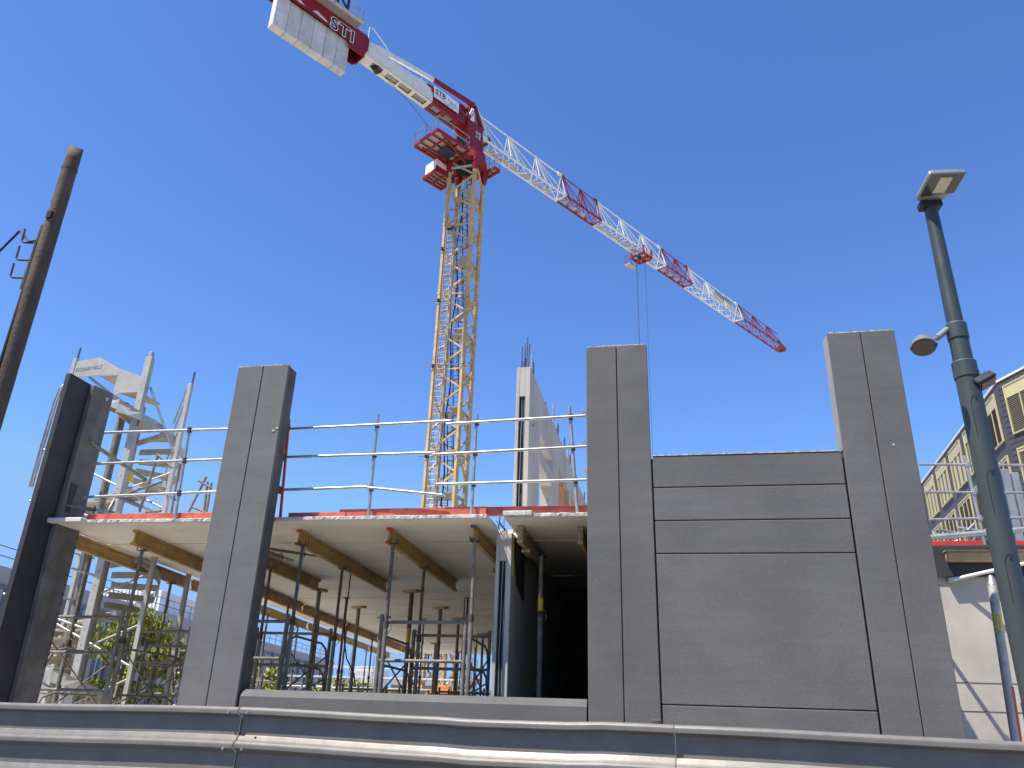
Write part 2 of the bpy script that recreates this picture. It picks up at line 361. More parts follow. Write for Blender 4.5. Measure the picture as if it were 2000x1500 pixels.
# rough broken front lip of the planks
def lip(x0, x1, y, z0, z1, name='slab_edge'):
    mb = MB(); n = max(4, int((x1-x0)/.045)); 
    for k in range(n+1):
        x = x0+(x1-x0)*k/n
        for (dy, z) in ((0, z0), (-.012-.012*rnd.random(), z0+.012), (-.012-.018*rnd.random(), z1-.014+.010*rnd.random()), (.004, z1+.006*rnd.random())):
            mb.v.append(V((x, y+dy, z)))
    for k in range(n):
        for j in range(3): mb.f.append((k*4+j, (k+1)*4+j, (k+1)*4+j+1, k*4+j+1))
    mb.build(name, 'slab_edge', slab)
lip(-10.0, -2.67, 11.45, SB+.002, ST-.002); lip(-2.40, -1.0, 11.47, SB+.014, ST+.010)
MB().box(-2.40, -1.95, 11.36, 11.468, SB+.02, ST+.03).build('slab_edge_stub', 'slab_edge', slab, bevel=.012)
MB().box(-10.28, -9.55, 11.30, 11.448, SB+.004, ST+.012).build('slab_edge_stub', 'slab', slab, bevel=.012)

# dividing wall under the slab, its end towards the street with a joint slot
def fin_wall(name, x0, x1, y0, y1, z0, z1, slot, openings=(), m='concrete'):
    xs0, xs1 = slot[0], slot[1]; zt = slot[2]
    w = MB()
    ops = sorted(openings)
    y = y0+.07
    for (a, b, zo) in ops:
        w.box(x0, x1, y, a, z0, z1); w.box(x0, x1, a, b, zo, z1); y = b
    w.box(x0, x1, y, y1, z0, z1)
    wall = w.build(name, m, bld)
    MB().box(x0, xs0, y0, y0+.069, z0, z1).build('end_cheek', m, wall, bevel=.008)
    MB().box(xs1, x1, y0, y0+.069, z0, z1).build('end_cheek', m, wall, bevel=.008)
    MB().box(xs0+.001, xs1-.001, y0+.003, y0+.069, zt, z1).build('end_head', m, wall)
    mb = MB(); n = 60
    for k in range(n+1):
        z = z0+(zt-z0-.01)*k/n
        for j in range(5):
            mb.v.append(V((xs0+(xs1-xs0)*j/4, y0+.045+.012*math.sin(k*.9+j*2.1)+.012*rnd.random(), z)))
    for k in range(n):
        for j in range(4): mb.f.append((k*5+j, k*5+j+1, (k+1)*5+j+1, (k+1)*5+j))
    mb.build('joint_membrane', 'cable', wall)
    for k in range(4):
        xx = xs0+.02+k*.025
        MB().path([(xx+.01*rnd.uniform(-1,1), y0+.03+.01*rnd.random(), z0+(zt-z0)*t/7) for t in range(8)], .006, 5).build('sealing_strip', 'galv' if k%2 else 'cable', wall)
    return wall
lw = fin_wall('dividing_wall', -2.66, -2.41, 12.2, 39, .95, 4.455, (-2.60, -2.49, 4.02))
MB().prism([(-2.409,12.62,3.72),(-2.409,12.27,4.42),(-2.409,13.3,4.42),(-2.409,13.3,3.55)], (.02,0,0)).build('bitumen_panel', 'mesh_black', lw)
MB().bar((-2.398,12.26,4.42), (-2.398,12.26,3.78), .03, .03).build('timber_edge', 'timber', lw)
# crumbly mortar and rebar ends above that wall, in the slot between the two slabs
mb = MB()
for k in range(26):
    c = V((rnd.uniform(-2.64,-2.43), rnd.uniform(12.2,13.2), 4.47+rnd.uniform(0,.05))); a = rnd.uniform(.02,.05)
    mb.obox(c, V((a,rnd.uniform(-.02,.02),0)), V((rnd.uniform(-.02,.02),a,.01)), V((0,.01,a*.7)))
mb.build('mortar_rubble', 'slab_edge', lw)
for k in range(9):
    x = rnd.uniform(-2.64,-2.44); y = rnd.uniform(11.9,12.5)
    MB().path([(x,y+.3,4.47),(x,y,4.5),(x+rnd.uniform(-.1,.1),y-.25,4.56+rnd.uniform(0,.12))], .005, 5).build('rebar', 'rust', lw)
# upper wall standing on the slab
uw = fin_wall('upper_wall', -2.68, -2.41, 13.52, 40, 4.74, 7.96, (-2.615, -2.50, 7.36), ((14.75, 16.6, 7.05), (17.6, 19.6, 7.16), (20.1, 22.2, 7.16)), 'concrete_wall')
MB().box(-2.676, -2.414, 14.752, 16.598, 6.45, 6.75).build('opening_beam', 'concrete_wall', uw)
for a, b in ((17.6, 19.6), (20.1, 22.2)):
    MB().box(-2.60, -2.50, a+.002, b-.002, 4.74, 7.15).build('opening_shutter', 'orange', uw)
for k in range(5):
    MB().tube((-2.407, 13.9+k*2.1, 6.9-.9*(k%2)), (-2.40, 13.9+k*2.1, 6.9-.9*(k%2)), .03, 8).build('tie_hole', 'hole', uw)
def loop(x, y, h, w=.12, r=.009):
    return MB().path([(x,y,7.9),(x,y,7.9+h*.85),(x,y+w*.3,7.9+h),(x,y+w*.7,7.9+h),(x,y+w,7.9+h*.85),(x,y+w,7.9)], r, 6)
for k, (x, h) in enumerate(((-2.60,.62),(-2.55,.75),(-2.52,.95),(-2.49,.78),(-2.57,.4),(-2.63,.35))):
    MB().tube((x, 13.56+.05*k, 7.9), (x+.01, 13.57+.05*k, 7.96+h*.75), .010, 6).build('rebar', 'rust', uw)
MB().tube((-2.47,13.95,7.9),(-2.46,13.95,8.5),.022,8).build('rebar', 'galv', uw)
for k in range(30):
    loop(rnd.choice((-2.6,-2.48)), 14.1+k*.62, .46+.14*rnd.random(), .18, .011).build('rebar_loop', 'rust', uw)
for yy in (16.7, 19.5): MB().tube((-2.42,yy,7.9),(-2.42,yy,8.45),.025,8).build('rebar_sleeve', 'galv', uw)
MB().box(-2.40, -.92, 11.36, 20.9, .951, .965).build('room_shade_sheet', 'cable', bld)  # dark sheet added to cut light bouncing off the room floor
# walls round the dark room behind the middle pillar, coloured dark to deepen its shade
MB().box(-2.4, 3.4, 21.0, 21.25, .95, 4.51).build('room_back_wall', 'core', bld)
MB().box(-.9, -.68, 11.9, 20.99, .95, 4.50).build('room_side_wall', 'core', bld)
# set-back wall right of the right-hand pillar
rw = MB().box(3.0, 12, 14.08, 14.4, .95, 4.45).build('setback_wall', 'concrete_wall', bld)
for zz in (2.47, 2.06): 
    MB().box(3.02, 11.9, 14.074, 14.079, zz-.004, zz+.004).build('shutter_joint', 'core', rw)
for xx in (5.33, 7.9): MB().box(xx-.004, xx+.004, 14.0735, 14.079, .96, 4.0).build('shutter_joint', 'core', rw)
MB().box(3.0, 12, 14.05, 24, 4.452, 4.60).build('setback_slab', 'core', bld)
MB().box(3.5, 12, 14.02, 14.045, 4.08, 4.57).build('edge_formwork', 'facing_back', bld)  # shadow on the formwork put into its near-black colour

# ================================================================ FORMWORK BEAMS
def beam(name, p, q, label, cap='beam_cap', group='timber formwork beams under the slab', z0=4.255, h=.254, m='timber'):
    p, q = V((p[0],p[1],0)), V((q[0],q[1],0)); d = (q-p).normalized(); n = V((-d.y,d.x,0))
    root = thing(name, label, 'beam', ((p+q)/2)+V((0,0,z0)), group)
    for zz in (z0+.02, z0+h-.02):
        MB().obox((p+q)/2+V((0,0,zz)), (q-p)/2, n*.04, V((0,0,.02))).build('flange', m, root, bevel=.004)
    MB().obox((p+q)/2+V((0,0,z0+h/2)), (q-p)/2*.995, n*.016, V((0,0,h/2-.0405))).build('web', m, root)
    for e, s in ((p, -1), (q, 1)):
        for zz in (z0+.02, z0+h-.02):
            MB().obox(e+d*s*.012+V((0,0,zz)), d*.012, n*.047, V((0,0,.025))).build('end_cap', cap, root, bevel=.004)
    for t in (.03,):
        c = p.lerp(q, t)
        for sgn in (-1, 1): MB().obox(c+n*sgn*.028+V((0,0,z0+h/2)), d*.05, n*.011, V((0,0,h/2-.042))).build('stiffener', m, root)
    return root
def on(z, pt): 
    a = P(*pt, Z=z); return (a.x, a.y)
ZB = 4.268
bl = 'timber formwork beam under the slab, on the line of steel props '
beam('formwork_beam', on(ZB, z8(400,295)), on(ZB, z8(1010,625)), 'red capped timber beam under the slab beside the left grey pillar')
beam('formwork_beam', on(ZB, z8(1030,285)), on(ZB, z8(1495,620)), 'red capped timber beam under the middle of the slab front')
beam('formwork_beam', on(ZB, z8(1620,270)), (-3.05, 17.3), 'grey capped timber beam under the slab beside the dividing wall', 'beam_cap_blue')
beam('formwork_beam', (-7.60, 12.35), on(ZB, z8(535,620)), 'timber beam behind the left grey pillar ending at a round prop', 'beam_cap')
fb = on(ZB, z7(975,235)); fa = on(ZB, z7(440,225))
beam('formwork_beam', fb, (-9.55, 16.7), 'timber beam under the slab beside the stair tower, its brown end facing out', 'timber')
beam('formwork_beam', (-9.62, 16.9), (-10.15, 21.2), 'timber beam deep under the slab, second row from its open edge', 'timber', 'timber beams deep under the slab')
for k in range(4):
    y0 = 21.4+k*4.5
    beam('formwork_beam', (-10.2-(y0-21.4)*.11, y0), (-10.2-(y0+4.3-21.4)*.11, y0+4.3), 'timber beam deep under the slab, second row from its open edge', 'timber', 'timber beams deep under the slab')
beam('formwork_beam', fa, (-10.98, 16.8), 'timber beam along the open left edge of the slab beside the dark corner pillar', 'timber')
for k in range(5):
    y0 = 17.0+k*4.5
    beam('formwork_beam', (-11.0-(y0-17)*.125, y0), (-11.0-(y0+4.3-17)*.125, y0+4.3), 'timber beam deep under the slab along its open edge', 'timber', 'timber beams along the open slab edge')
beam('formwork_beam', (-2.24, 11.98), (-2.23, 14.5), 'pale timber beam under the slab just inside the dark room', 'timber_pale', m='timber_pale')
beam('formwork_beam', (-1.31, 12.1), (-1.30, 14.5), 'pale timber beam in the dark room behind the middle pillar', 'timber_pale', m='timber_pale')
MB().box(-2.30, -2.17, 12.5, 12.98, 4.21, 4.262).build('beam_packing', 'timber_pale') ; tag(bpy.data.objects['beam_packing'], 'short timber packing board under the beam in the dark room', 'board')

# ================================================================ PROPS
FL = .952
def prop(x, y, ztop, label, group, r=.03, m='prop_dark', head='fork', rot=0.0, collar=2.9, outer=True):
    root = thing('steel_prop', label, 'prop', (x, y, FL), group)
    if outer:
        MB().tube((x,y,FL+.01), (x,y,collar), r*1.25, 12).build('outer_tube', 'prop', root, smooth=True)
        MB().tube((x,y,collar-.001), (x,y,ztop-.02), r, 12).build('inner_tube', m, root, smooth=True)
        MB().tube((x,y,collar-.07), (x,y,collar+.02), r*1.6, 10).build('collar_nut', 'rust', root)
        MB().path([(x+r*1.5,y-.02,collar+.05),(x+.09,y-.03,collar+.02),(x+.1,y-.03,collar-.1),(x+.05,y-.03,collar-.16)], .006, 5).build('pin', 'prop_dark', root)
        k = 0; zz = collar+.12
        while zz < ztop-.1:
            MB().tube((x,y-r-.0015,zz), (x,y-r+.004,zz), .008, 6).build('pin_hole', 'hole', root); zz += .125
    else:
        MB().tube((x,y,FL+.01), (x,y,ztop-.02), r, 14).build('tube', m, root, smooth=True)
    MB().box(x-.06,x+.06,y-.06,y+.06,FL,FL+.01).build('base_plate', 'prop', root)
    if head == 'fork':
        MB().box(x-.075,x+.075,y-.06,y+.06,ztop-.02,ztop-.012).build('head_plate', 'rust', root)
        for sx in (-1,1):
            for sy in (-1,1): MB().box(x+sx*.068-.006,x+sx*.068+.006,y+sy*.05-.006,y+sy*.05+.006,ztop-.012,ztop+.06).build('fork_prong', 'rust', root)
    return root
fg = 'steel props under the timber beams'
for pt, lab, c in (((435,300),'slim steel prop under the red capped beam beside the left pillar',3.05), ((1065,290),'slim steel prop under the front of the middle red capped beam',3.02), ((1635,275),'slim steel prop under the grey capped beam beside the dividing wall',3.12), ((210,460),'slim steel prop behind the left grey pillar under its beam',3.0), ((710,465),'slim steel prop under the middle of the beam beside the left pillar',3.0), ((1280,460),'slim steel prop under the middle of the red capped beam at mid slab',3.0)):
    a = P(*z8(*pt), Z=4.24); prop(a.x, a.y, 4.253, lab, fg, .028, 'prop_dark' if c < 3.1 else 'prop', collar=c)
prop(-3.12, 14.5, 4.253, 'slim steel prop deep under the grey capped beam by the dividing wall', fg, .028)
for (x, y) in ((-9.06,12.35), (-9.35,14.9), (-10.62,13.0), (-10.85,16.0)):
    prop(x, y, 4.253, 'slim steel prop under the open slab edge beside the stair tower', 'props by the stair tower', .030, 'prop', collar=2.75)
for pt in ((335,710),(550,790),(740,865),(920,945)):
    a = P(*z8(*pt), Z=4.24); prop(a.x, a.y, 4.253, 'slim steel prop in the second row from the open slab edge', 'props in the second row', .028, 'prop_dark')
for pt in ((190,790),(400,870),(525,900)):
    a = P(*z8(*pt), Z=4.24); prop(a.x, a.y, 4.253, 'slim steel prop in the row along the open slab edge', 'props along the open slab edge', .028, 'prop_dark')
for y in (30.5, 34.5): prop(-11.0-(y-17)*.125, y, 4.253, 'slim steel prop in the row along the open slab edge', 'props along the open slab edge', .028, 'prop_dark')
pg = 'round steel props with timber head boards'
first = None
for i, pt in enumerate([(550,620),(825,740),(1195,630),(1395,745),(1520,820),(1690,925),(1000,810),(1360,990),(1205,910),(1520,1050)]):
    a = P(*z8(*pt), Z=4.47)
    lab_ = {0: 'thick round steel prop under the beam end behind the left grey pillar', 2: 'thick round prop with dark sleeve and yellow band under the slab', 5: 'thick round prop with timber head board close to the dividing wall'}.get(i, 'thick round steel prop with timber head board pressed against the slab')
    root = prop(a.x, a.y, 4.470, lab_, pg, .052 if i not in (4,5) else .045, 'prop', 'none', outer=False)
    if i == 2:
        MB().tube((a.x,a.y,3.30),(a.x,a.y,3.62),.0535,14).build('yellow_label', 'label_yellow', root)
        MB().tube((a.x,a.y,3.62),(a.x,a.y,4.4),.0533,14).build('dark_sleeve', 'prop_dark', root)
    d = V((.20,-.10,0)) if i != 0 else V((.05,.22,0)); n = V((-d.y,d.x,0)).normalized()
    b = MB().obox((a.x,a.y,4.482), d, n*.09, V((0,0,.028))).build('head_board', 'timber_pale', root, bevel=.004)
rp_ = prop(-2.02, 12.75, 4.208, 'steel prop with yellow label inside the dark room', fg, .035, 'prop', collar=3.3)
MB().tube((-2.02,12.75,3.32),(-2.02,12.75,3.52),.045,12).build('yellow_label', 'label_yellow', rp_)

# ================================================================ SHORING FRAMES between the props
def shoring(name, legs, zs, label, m='prop', xb=True, extra=()):
    """legs: four (x, y) - front left, front right, back right, back left"""
    c = sum((V((a[0],a[1],0)) for a in legs), V((0,0,0)))/4
    root = thing(name, label, 'shoring tower', (c.x, c.y, FL), 'steel shoring frames under the slab')
    for (x, y) in legs: MB().tube((x,y,FL), (x,y,max(zs)+.12), .032, 12).build('leg', m, root, smooth=True)
    for i in range(4):
        a, b = legs[i], legs[(i+1)%4]
        for z in zs:
            if i%2 == 0: MB().tube((a[0],a[1],z+.02*(i==2)), (b[0],b[1],z+.02*(i==2)), .026, 10).build('ledger', m, root, smooth=True)
        if i%2 == 1:                                     # arched side frame
            zt = zs[-1]-.08
            A, B = V((a[0],a[1],0)), V((b[0],b[1],0))
            for zz in (zs[0]-.05, (zs[0]+zs[-1])/2+.1):
                MB().path([A.lerp(B,.02)+V((0,0,zz-.35)), A.lerp(B,.08)+V((0,0,zz-.08)), A.lerp(B,.2)+V((0,0,zz)), A.lerp(B,.8)+V((0,0,zz)), A.lerp(B,.92)+V((0,0,zz-.08)), A.lerp(B,.98)+V((0,0,zz-.35))], .02, 8).build('arched_frame', m, root, smooth=True)
            if xb:
                for (u, w) in ((A, B), (B, A)):
                    MB().tube(u+V((0,0,zs[0]-.55)), w+V((0,0,zs[-1]-.35)), .014, 8).build('brace', m, root, smooth=True)
    if xb:
        a, b, c2, d2 = [V((q[0],q[1],0)) for q in legs]
        MB().tube(a+V((.05,.03,1.15)), c2+V((0,0,2.3)), .014, 8).build('brace', m, root, smooth=True)
        MB().tube(b+V((.05,.03,1.15)), d2+V((0,0,2.3)), .014, 8).build('brace', m, root, smooth=True)
    return root
def zat(px, py, Y): return P(px, py, Y=Y).z
zr1 = zat(*z8(1300,845), 12.15); zr2 = zat(*z8(1300,1115), 12.15)
shoring('shoring_tower', [(-4.43,12.12), (-3.05,12.02), (-3.2,14.42), (-4.60,14.36)], (zr2, zr1), 'steel shoring frame beside the concrete dividing wall')
shoring('shoring_tower', [(-7.5,12.22), (-6.05,12.20), (-6.26,14.44), (-7.72,14.36)], (zr2, zr1), 'steel shoring frame just behind the left grey pillar')
zl1 = zat(*z7(700,770), 12.3); zl2 = zat(*z7(600,1030), 12.3); zl3 = zat(*z7(500,1303), 12.3)
shoring('shoring_tower', [(-10.45,12.3), (-9.12,12.28), (-9.42,14.84), (-10.80,14.9)], (zl3, zl2, zl1), 'steel shoring frame beside the dark corner pillar')
for k, y in enumerate((17.6, 21.2, 25.0, 29.5)):
    x = -9.9-(y-17.6)*.115
    shoring('shoring_tower', [(x-1.5,y), (x,y), (x-.2,y+1.8), (x-1.7,y+1.8)], (1.75, 2.45), 'steel shoring frame deep under the slab behind the stair tower side', 'prop' if k % 2 else 'galv', extra=())
shoring('shoring_tower', [(-10.95,15.7), (-9.55,15.7), (-9.75,17.3), (-11.15,17.3)], (zl3, zl2, zl1-.2), 'second steel shoring frame behind the one beside the corner pillar')
for k, (x, y) in enumerate(((-7.9,22.5), (-6.4,26.0), (-9.0,31.0), (-5.2,23.0))):
    shoring('shoring_tower', [(x-1.3,y), (x,y), (x-.15,y+1.6), (x-1.45,y+1.6)], (1.6, 2.35), 'low steel shoring frame standing deep among the round props')
for k, (x, y) in enumerate(((-8.3,19.9), (-7.6,24.6), (-5.0,19.8), (-4.1,21.5), (-5.6,27.5), (-7.2,30.2), (-8.4,35.0), (-3.6,18.6), (-10.6,33.0))):
    prop(x, y, 4.509, 'slim steel prop standing free deep under the slab', 'slim props deep under the slab', .026, 'prop' if k % 2 else 'prop_dark', collar=2.7+.1*(k%3))
# scaffold beyond the far end of the slab
sc = thing('scaffold', 'galvanised tube scaffold beyond the far end of the slab', 'scaffold', (-16, 46, 0))
for k in range(9):
    x = -26+k*1.9
    for y in (44.5, 45.7): MB().tube((x,y,0), (x,y,5.2-.25*(k%3)), .03, 8).build('standard', 'galv', sc)
    if k < 8:
        MB().tube((x,44.5,.9), (x+1.9,44.5,2.9), .025, 6).build('brace', 'galv', sc)
        MB().box(x+.05, x+1.85, 44.55, 45.65, 2.95, 3.02).build('deck', 'timber_pale', sc)
for z in (1.2, 2.2, 3.0, 3.55, 4.1):
    for y in (44.5, 45.7): MB().tube((-26,y,z), (-10.8,y,z), .026, 8).build('ledger', 'galv', sc)
# hanging black cable
c = MB(); c.path([P(*z8(768,500), Y=13.2), P(*z8(752,640), Y=13.3), P(*z8(732,800), Y=13.4), P(*z8(722,950), Y=13.5), P(*z8(738,1090), Y=13.6), P(*z8(790,1200), Y=13.7), P(*z8(800,1290), Y=13.8)], .012, 6)
tag(c.build('hanging_cable', 'cable'), 'black cable hanging from the slab among the props', 'cable')
c = MB(); a = P(*z8(1565,672), Y=14.0); c.path([a, (a.x, a.y, 3.0), (a.x-.02, a.y, 2.2), (a.x-.04, a.y, 1.0)], .009, 6)
tag(c.build('hanging_cable', 'cable'), 'thin black cable hanging straight beside the dividing wall', 'cable')
# grey push-pull brace fixed to the back of the left pillar
def brace_bar(p, q, label, r=.03):
    p, q = V(p), V(q); root = thing('push_pull_brace', label, 'brace', p, 'push-pull braces holding the facade pillars')
    MB().tube(p, p.lerp(q,.62), r, 12).build('outer_tube', 'prop', root, smooth=True)
    MB().tube(p.lerp(q,.6), q, r*.72, 12).build('inner_tube', 'galv', root, smooth=True)
    d = (q-p).normalized(); e = d.cross(V((0,0,1))).normalized()
    MB().obox(p-d*.02, d*.05, e*.045, d.cross(e)*.012).build('end_bracket', 'prop', root)
    MB().obox(q+d*.02, d*.05, e*.045, d.cross(e)*.012).build('end_bracket', 'prop', root)
    MB().path([p.lerp(q,.6)+e*.04*math.cos(t)+d.cross(e)*.07*math.sin(t) for t in [k*.7 for k in range(10)]], .007, 5).build('locking_ring', 'rust', root)
brace_bar(P(*z8(215,330), Z=4.36), P(*z8(575,385), Z=4.49), 'grey steel brace lying just under the slab behind the left pillar', .026)
brace_bar(P(*z8(180,350), Z=4.24), P(*z8(345,405), Z=4.30), 'short rusty brace end under the slab behind the left pillar', .035)
brace_bar((-10.09, 11.72, 6.05), P(340, 975, Y=14.6), 'long steel brace from the dark corner pillar down to the slab', .034)
brace_bar((-10.09, 11.60, 4.86), P(*(215,1000), Y=12.2), 'short steel brace at the foot of the corner pillar above the slab', .035)
brace_bar(P(228, 968, Y=12.6), P(305,1003, Y=13.3), 'thick steel brace end lying on the slab by the stair tower', .045)

# ================================================================ GUARD RAILS AND RED TOE BOARDS
def rail(root, p, q, r=.024): return MB().tube(p, q, r, 12).build('rail', 'galv', root, smooth=True)
def guard(name, label, posts, rails, boards, clampm='rust'):
    c = V(posts[0][0]); root = thing(name, label, 'guard rail', (c.x, c.y, ST), 'scaffold tube guard rails on the slab edge')
    for p, q in posts:
        MB().tube(p, q, .026, 12).build('post', 'galv', root, smooth=True)
    for p, q in rails: rail(root, p, q)
    for (p, q) in posts:                                   # a clamp where each rail passes a post
        p, q = V(p), V(q)
        for (a, b) in rails:
            a, b = V(a), V(b); t = (p.x-a.x)/(b.x-a.x) if abs(b.x-a.x) > .01 else -1
            if -.02 < t < 1.02:
                z = a.z+(b.z-a.z)*t; k = (z-p.z)/(q.z-p.z)
                if 0 < k <= 1.02:
                    cc = p.lerp(q, k)
                    MB().box(cc.x-.02, cc.x+.045, cc.y-.045, cc.y+.03, z-.05, z+.05).build('clamp', clampm, root, bevel=.012)
    for (p, q, h, m) in boards:
        p, q = V(p), V(q); d = q-p
        MB().obox((p+q)/2+V((0,0,h/2)), d/2, V((0,.016,0)), V((0,0,h/2))).build('toe_board', m, root, bevel=.004)
    return root
YG = 11.565
def G(px, py, Y=YG): return P(px, py, Y=Y)
def gz(px, py, Y=YG): 
    v = P(px, py, Y=Y); v.z = max(v.z, ST+.005); return v
def vpost(px0, py0, px1, py1, Y=YG):
    a = P(px0, py0, Y=Y); b = P(px1, py1, Y=Y); a.z = ST+.008; return (a, b)
rl = []
for (a, b) in (((563,838),(880,822)), ((872,828),(1143,812)), ((556,893),(850,884)), ((845,888),(1146,872)), ((545,957),(716,951)), ((716,952),(864,967)), ((852,946),(1146,937))):
    rl.append((G(*a, YG-.04), G(*b, YG-.04)))
guard('guard_rail', 'galvanised tube guard rail with red toe boards between the left and middle pillars',
      [vpost(720,1003,738,810), vpost(921,1000,931,810), vpost(1128,1000,1112,795)], rl,
      [(V((-6.0,11.62,ST+.004)), V((-5.02,11.62,ST+.004)), .105, 'red_board'), (V((-5.14,11.655,ST+.004)), V((-2.72,11.655,ST+.015)), .155, 'red_board'), (V((-3.2,11.69,ST+.03)), V((-.9,11.70,ST+.03)), .145, 'red_board')])
rl = [(G(205,845), G(446,838)), (G(182,906), G(440,897)), (G(165,971), G(432,960))]
guard('guard_rail', 'galvanised tube guard rail with red toe board between corner pillar and left pillar',
      [vpost(341,1015,370,838)], rl, [(V((-9.72,11.63,ST+.004)), V((-6.9,11.63,ST+.004)), .135, 'red_board')])
# rusty red guard post right behind the left pillar
gp0, gp1 = P(549,1000,Y=11.52), P(565,818,Y=11.52)
gpr = thing('guard_post', 'rusty red guard post with clamps just behind the left grey pillar', 'guard post', (gp0.x, 11.52, ST))
MB().bar((gp0.x, 11.52, ST+.01), gp1, .035, .035, (0,1,0)).build('post', 'beam_cap', gpr)
for py in (835, 893, 957):
    q = P(562-(py-835)*.13, py, Y=11.5); MB().box(q.x-.03, q.x+.03, 11.45, 11.55, q.z-.06, q.z+.06).build('clamp', 'rust', gpr, bevel=.015)
# rails beyond the middle pillar pointing back
gr = thing('guard_rail', 'tube guard rail ends running back beside the middle pillar', 'guard rail', (-1.15, 13.2, ST), 'scaffold tube guard rails on the slab edge')
for py in (800, 860, 917):
    a = P(1139, py, Y=12.6); MB().tube(a, (a.x+.25, 16.5, a.z), .026, 12).build('rail', 'galv', gr, smooth=True)
MB().tube((-1.02, 12.9, ST), (-1.02, 12.9, 6.5), .026, 12).build('post', 'galv', gr, smooth=True)
# set-back terrace on the right
YR = 14.25
def GR(px, py): return P(px, py, Y=YR)
rl = [(GR(1795,907), GR(2040,909)), (GR(1805,961), GR(2040,963)), (GR(1815,1015), GR(2040,1010))]
a0 = GR(1925,1068); a1 = GR(1884,890)
guard('guard_rail', 'galvanised guard rail with bright red board above the set-back wall', [(V((a0.x,a0.y,4.61)), a1)], rl,
      [(V((4.0,14.32,4.61)), V((9.0,14.32,4.61)), .11, 'red_tarp')], 'galv')
a = P(1815,1050,Y=13.75); b = P(2040,1031,Y=13.75)
tag(MB().tube(a, b, .045, 14).build('scaffold_tube', 'galv', smooth=True), 'thick bright scaffold tube lying along the set-back slab edge', 'tube')
# clutter of couplers on the terrace
pile = thing('coupler_pile', 'small heap of galvanised couplers and tubes on the set-back terrace', 'couplers', (5.15, 14.9, 4.61))
for k in range(16):
    c = V((5.0+rnd.uniform(-.35,.45), 15.0+rnd.uniform(-.2,.2), 4.75+rnd.uniform(0,.35))); d = V((rnd.uniform(-1,1), rnd.uniform(-.4,.4), rnd.uniform(-.3,.6))).normalized()*.16
    MB().tube(c-d, c+d, .022, 8).build('tube', 'galv', pile, smooth=True)
MB().box(4.6,5.6,14.8,15.2,4.61,4.72).build('tray', 'galv', pile)
# grey sheeting and braces behind the lamp post
sh = thing('wall_formwork', 'grey steel wall formwork panel behind the street lamp on the terrace', 'formwork', (7.2, 17.5, 4.6))
fx = [P(px, 960, Y=17.5).x for px in (1938, 1962, 1984, 1999)]
fz = P(1960, 905, Y=17.5).z
for k in range(3): MB().box(fx[k]+.01, fx[k+1]-.01, 17.5+.06*(k%2), 17.65, 4.61, fz-.1*k).build('panel', 'crane_grey', sh, bevel=.01)
MB().tube((6.9,16.2,4.7),(9.0,17.4,6.9),.04,10).build('brace', 'galv', sh, smooth=True)
MB().tube((6.6,16.0,4.65),(8.6,17.4,5.7),.035,10).build('brace', 'galv', sh, smooth=True)
# timber waling, bracket and big prop against the set-back wall
a = P(1848,1088,Y=13.94); b = P(2040,1088,Y=13.94)
wl = thing('timber_waling', 'weathered timber waling along the set-back slab edge', 'beam', ((a+b)/2))
MB().obox((a+b)/2, (b-a)/2, V((0,.06,0)), V((0,0,.075))).build('plank', 'timber_pale', wl, bevel=.012)
MB().obox((a+b)/2+V((0,-.01,.092)), (b-a)/2*1.02, V((0,.075,0)), V((0,0,.014))).build('plank', 'timber_pale', wl, bevel=.004)
a = P(1856,1133,Y=14.05); b = P(1990,1103,Y=13.45)
root = thing('wall_brace', 'white steel brace bracketed to the set-back concrete wall', 'brace', a)
MB().tube(a+(b-a)*.05, b+(b-a)*.4, .028, 12).build('tube', 'white', root, smooth=True)
MB().obox(a+V((.02,-.02,0)), V((.07,0,.012)), V((0,.03,0)), V((0,0,.04))).build('bracket', 'galv', root, bevel=.008)
a = P(1938,1145,Y=12.7); b = P(1982,1430,Y=12.2)
root = thing('inclined_prop', 'thick weathered prop with yellow label and orange stripe before the set-back wall', 'prop', (b.x,b.y,FL))
d = (b-a).normalized(); b2 = a+d*((a.z-FL)/-d.z)
MB().tube(a, b2, .062, 18).build('tube', 'prop_light', root, smooth=True)
MB().tube(a-d*.16, a, .03, 14, .066).build('tapered_head', 'galv', root, smooth=True)
l0 = a+d*.42; MB().tube(l0, l0+d*.27, .0635, 18).build('yellow_label', 'label_yellow', root, smooth=True)
fwd = (CAM-l0); fwd = (fwd - d*fwd.dot(d)).normalized()
text('label_text', 'doka', 'concrete', root, .115, l0+d*.26+fwd*.065+d.cross(fwd)*-.03, -d, fwd.cross(-d), .003, org=ORG[root.name])
side = d.cross(fwd); MB().obox(a+d*2.2-side*.05+fwd*.042, d*.75, side*.02, fwd*.006).build('orange_stripe', 'orange_band', root)
brace_bar((3.2, 11.34, 6.85), (4.22, 14.04, 3.0), 'long steel brace behind the right pillar leaning on the set-back wall', .045)

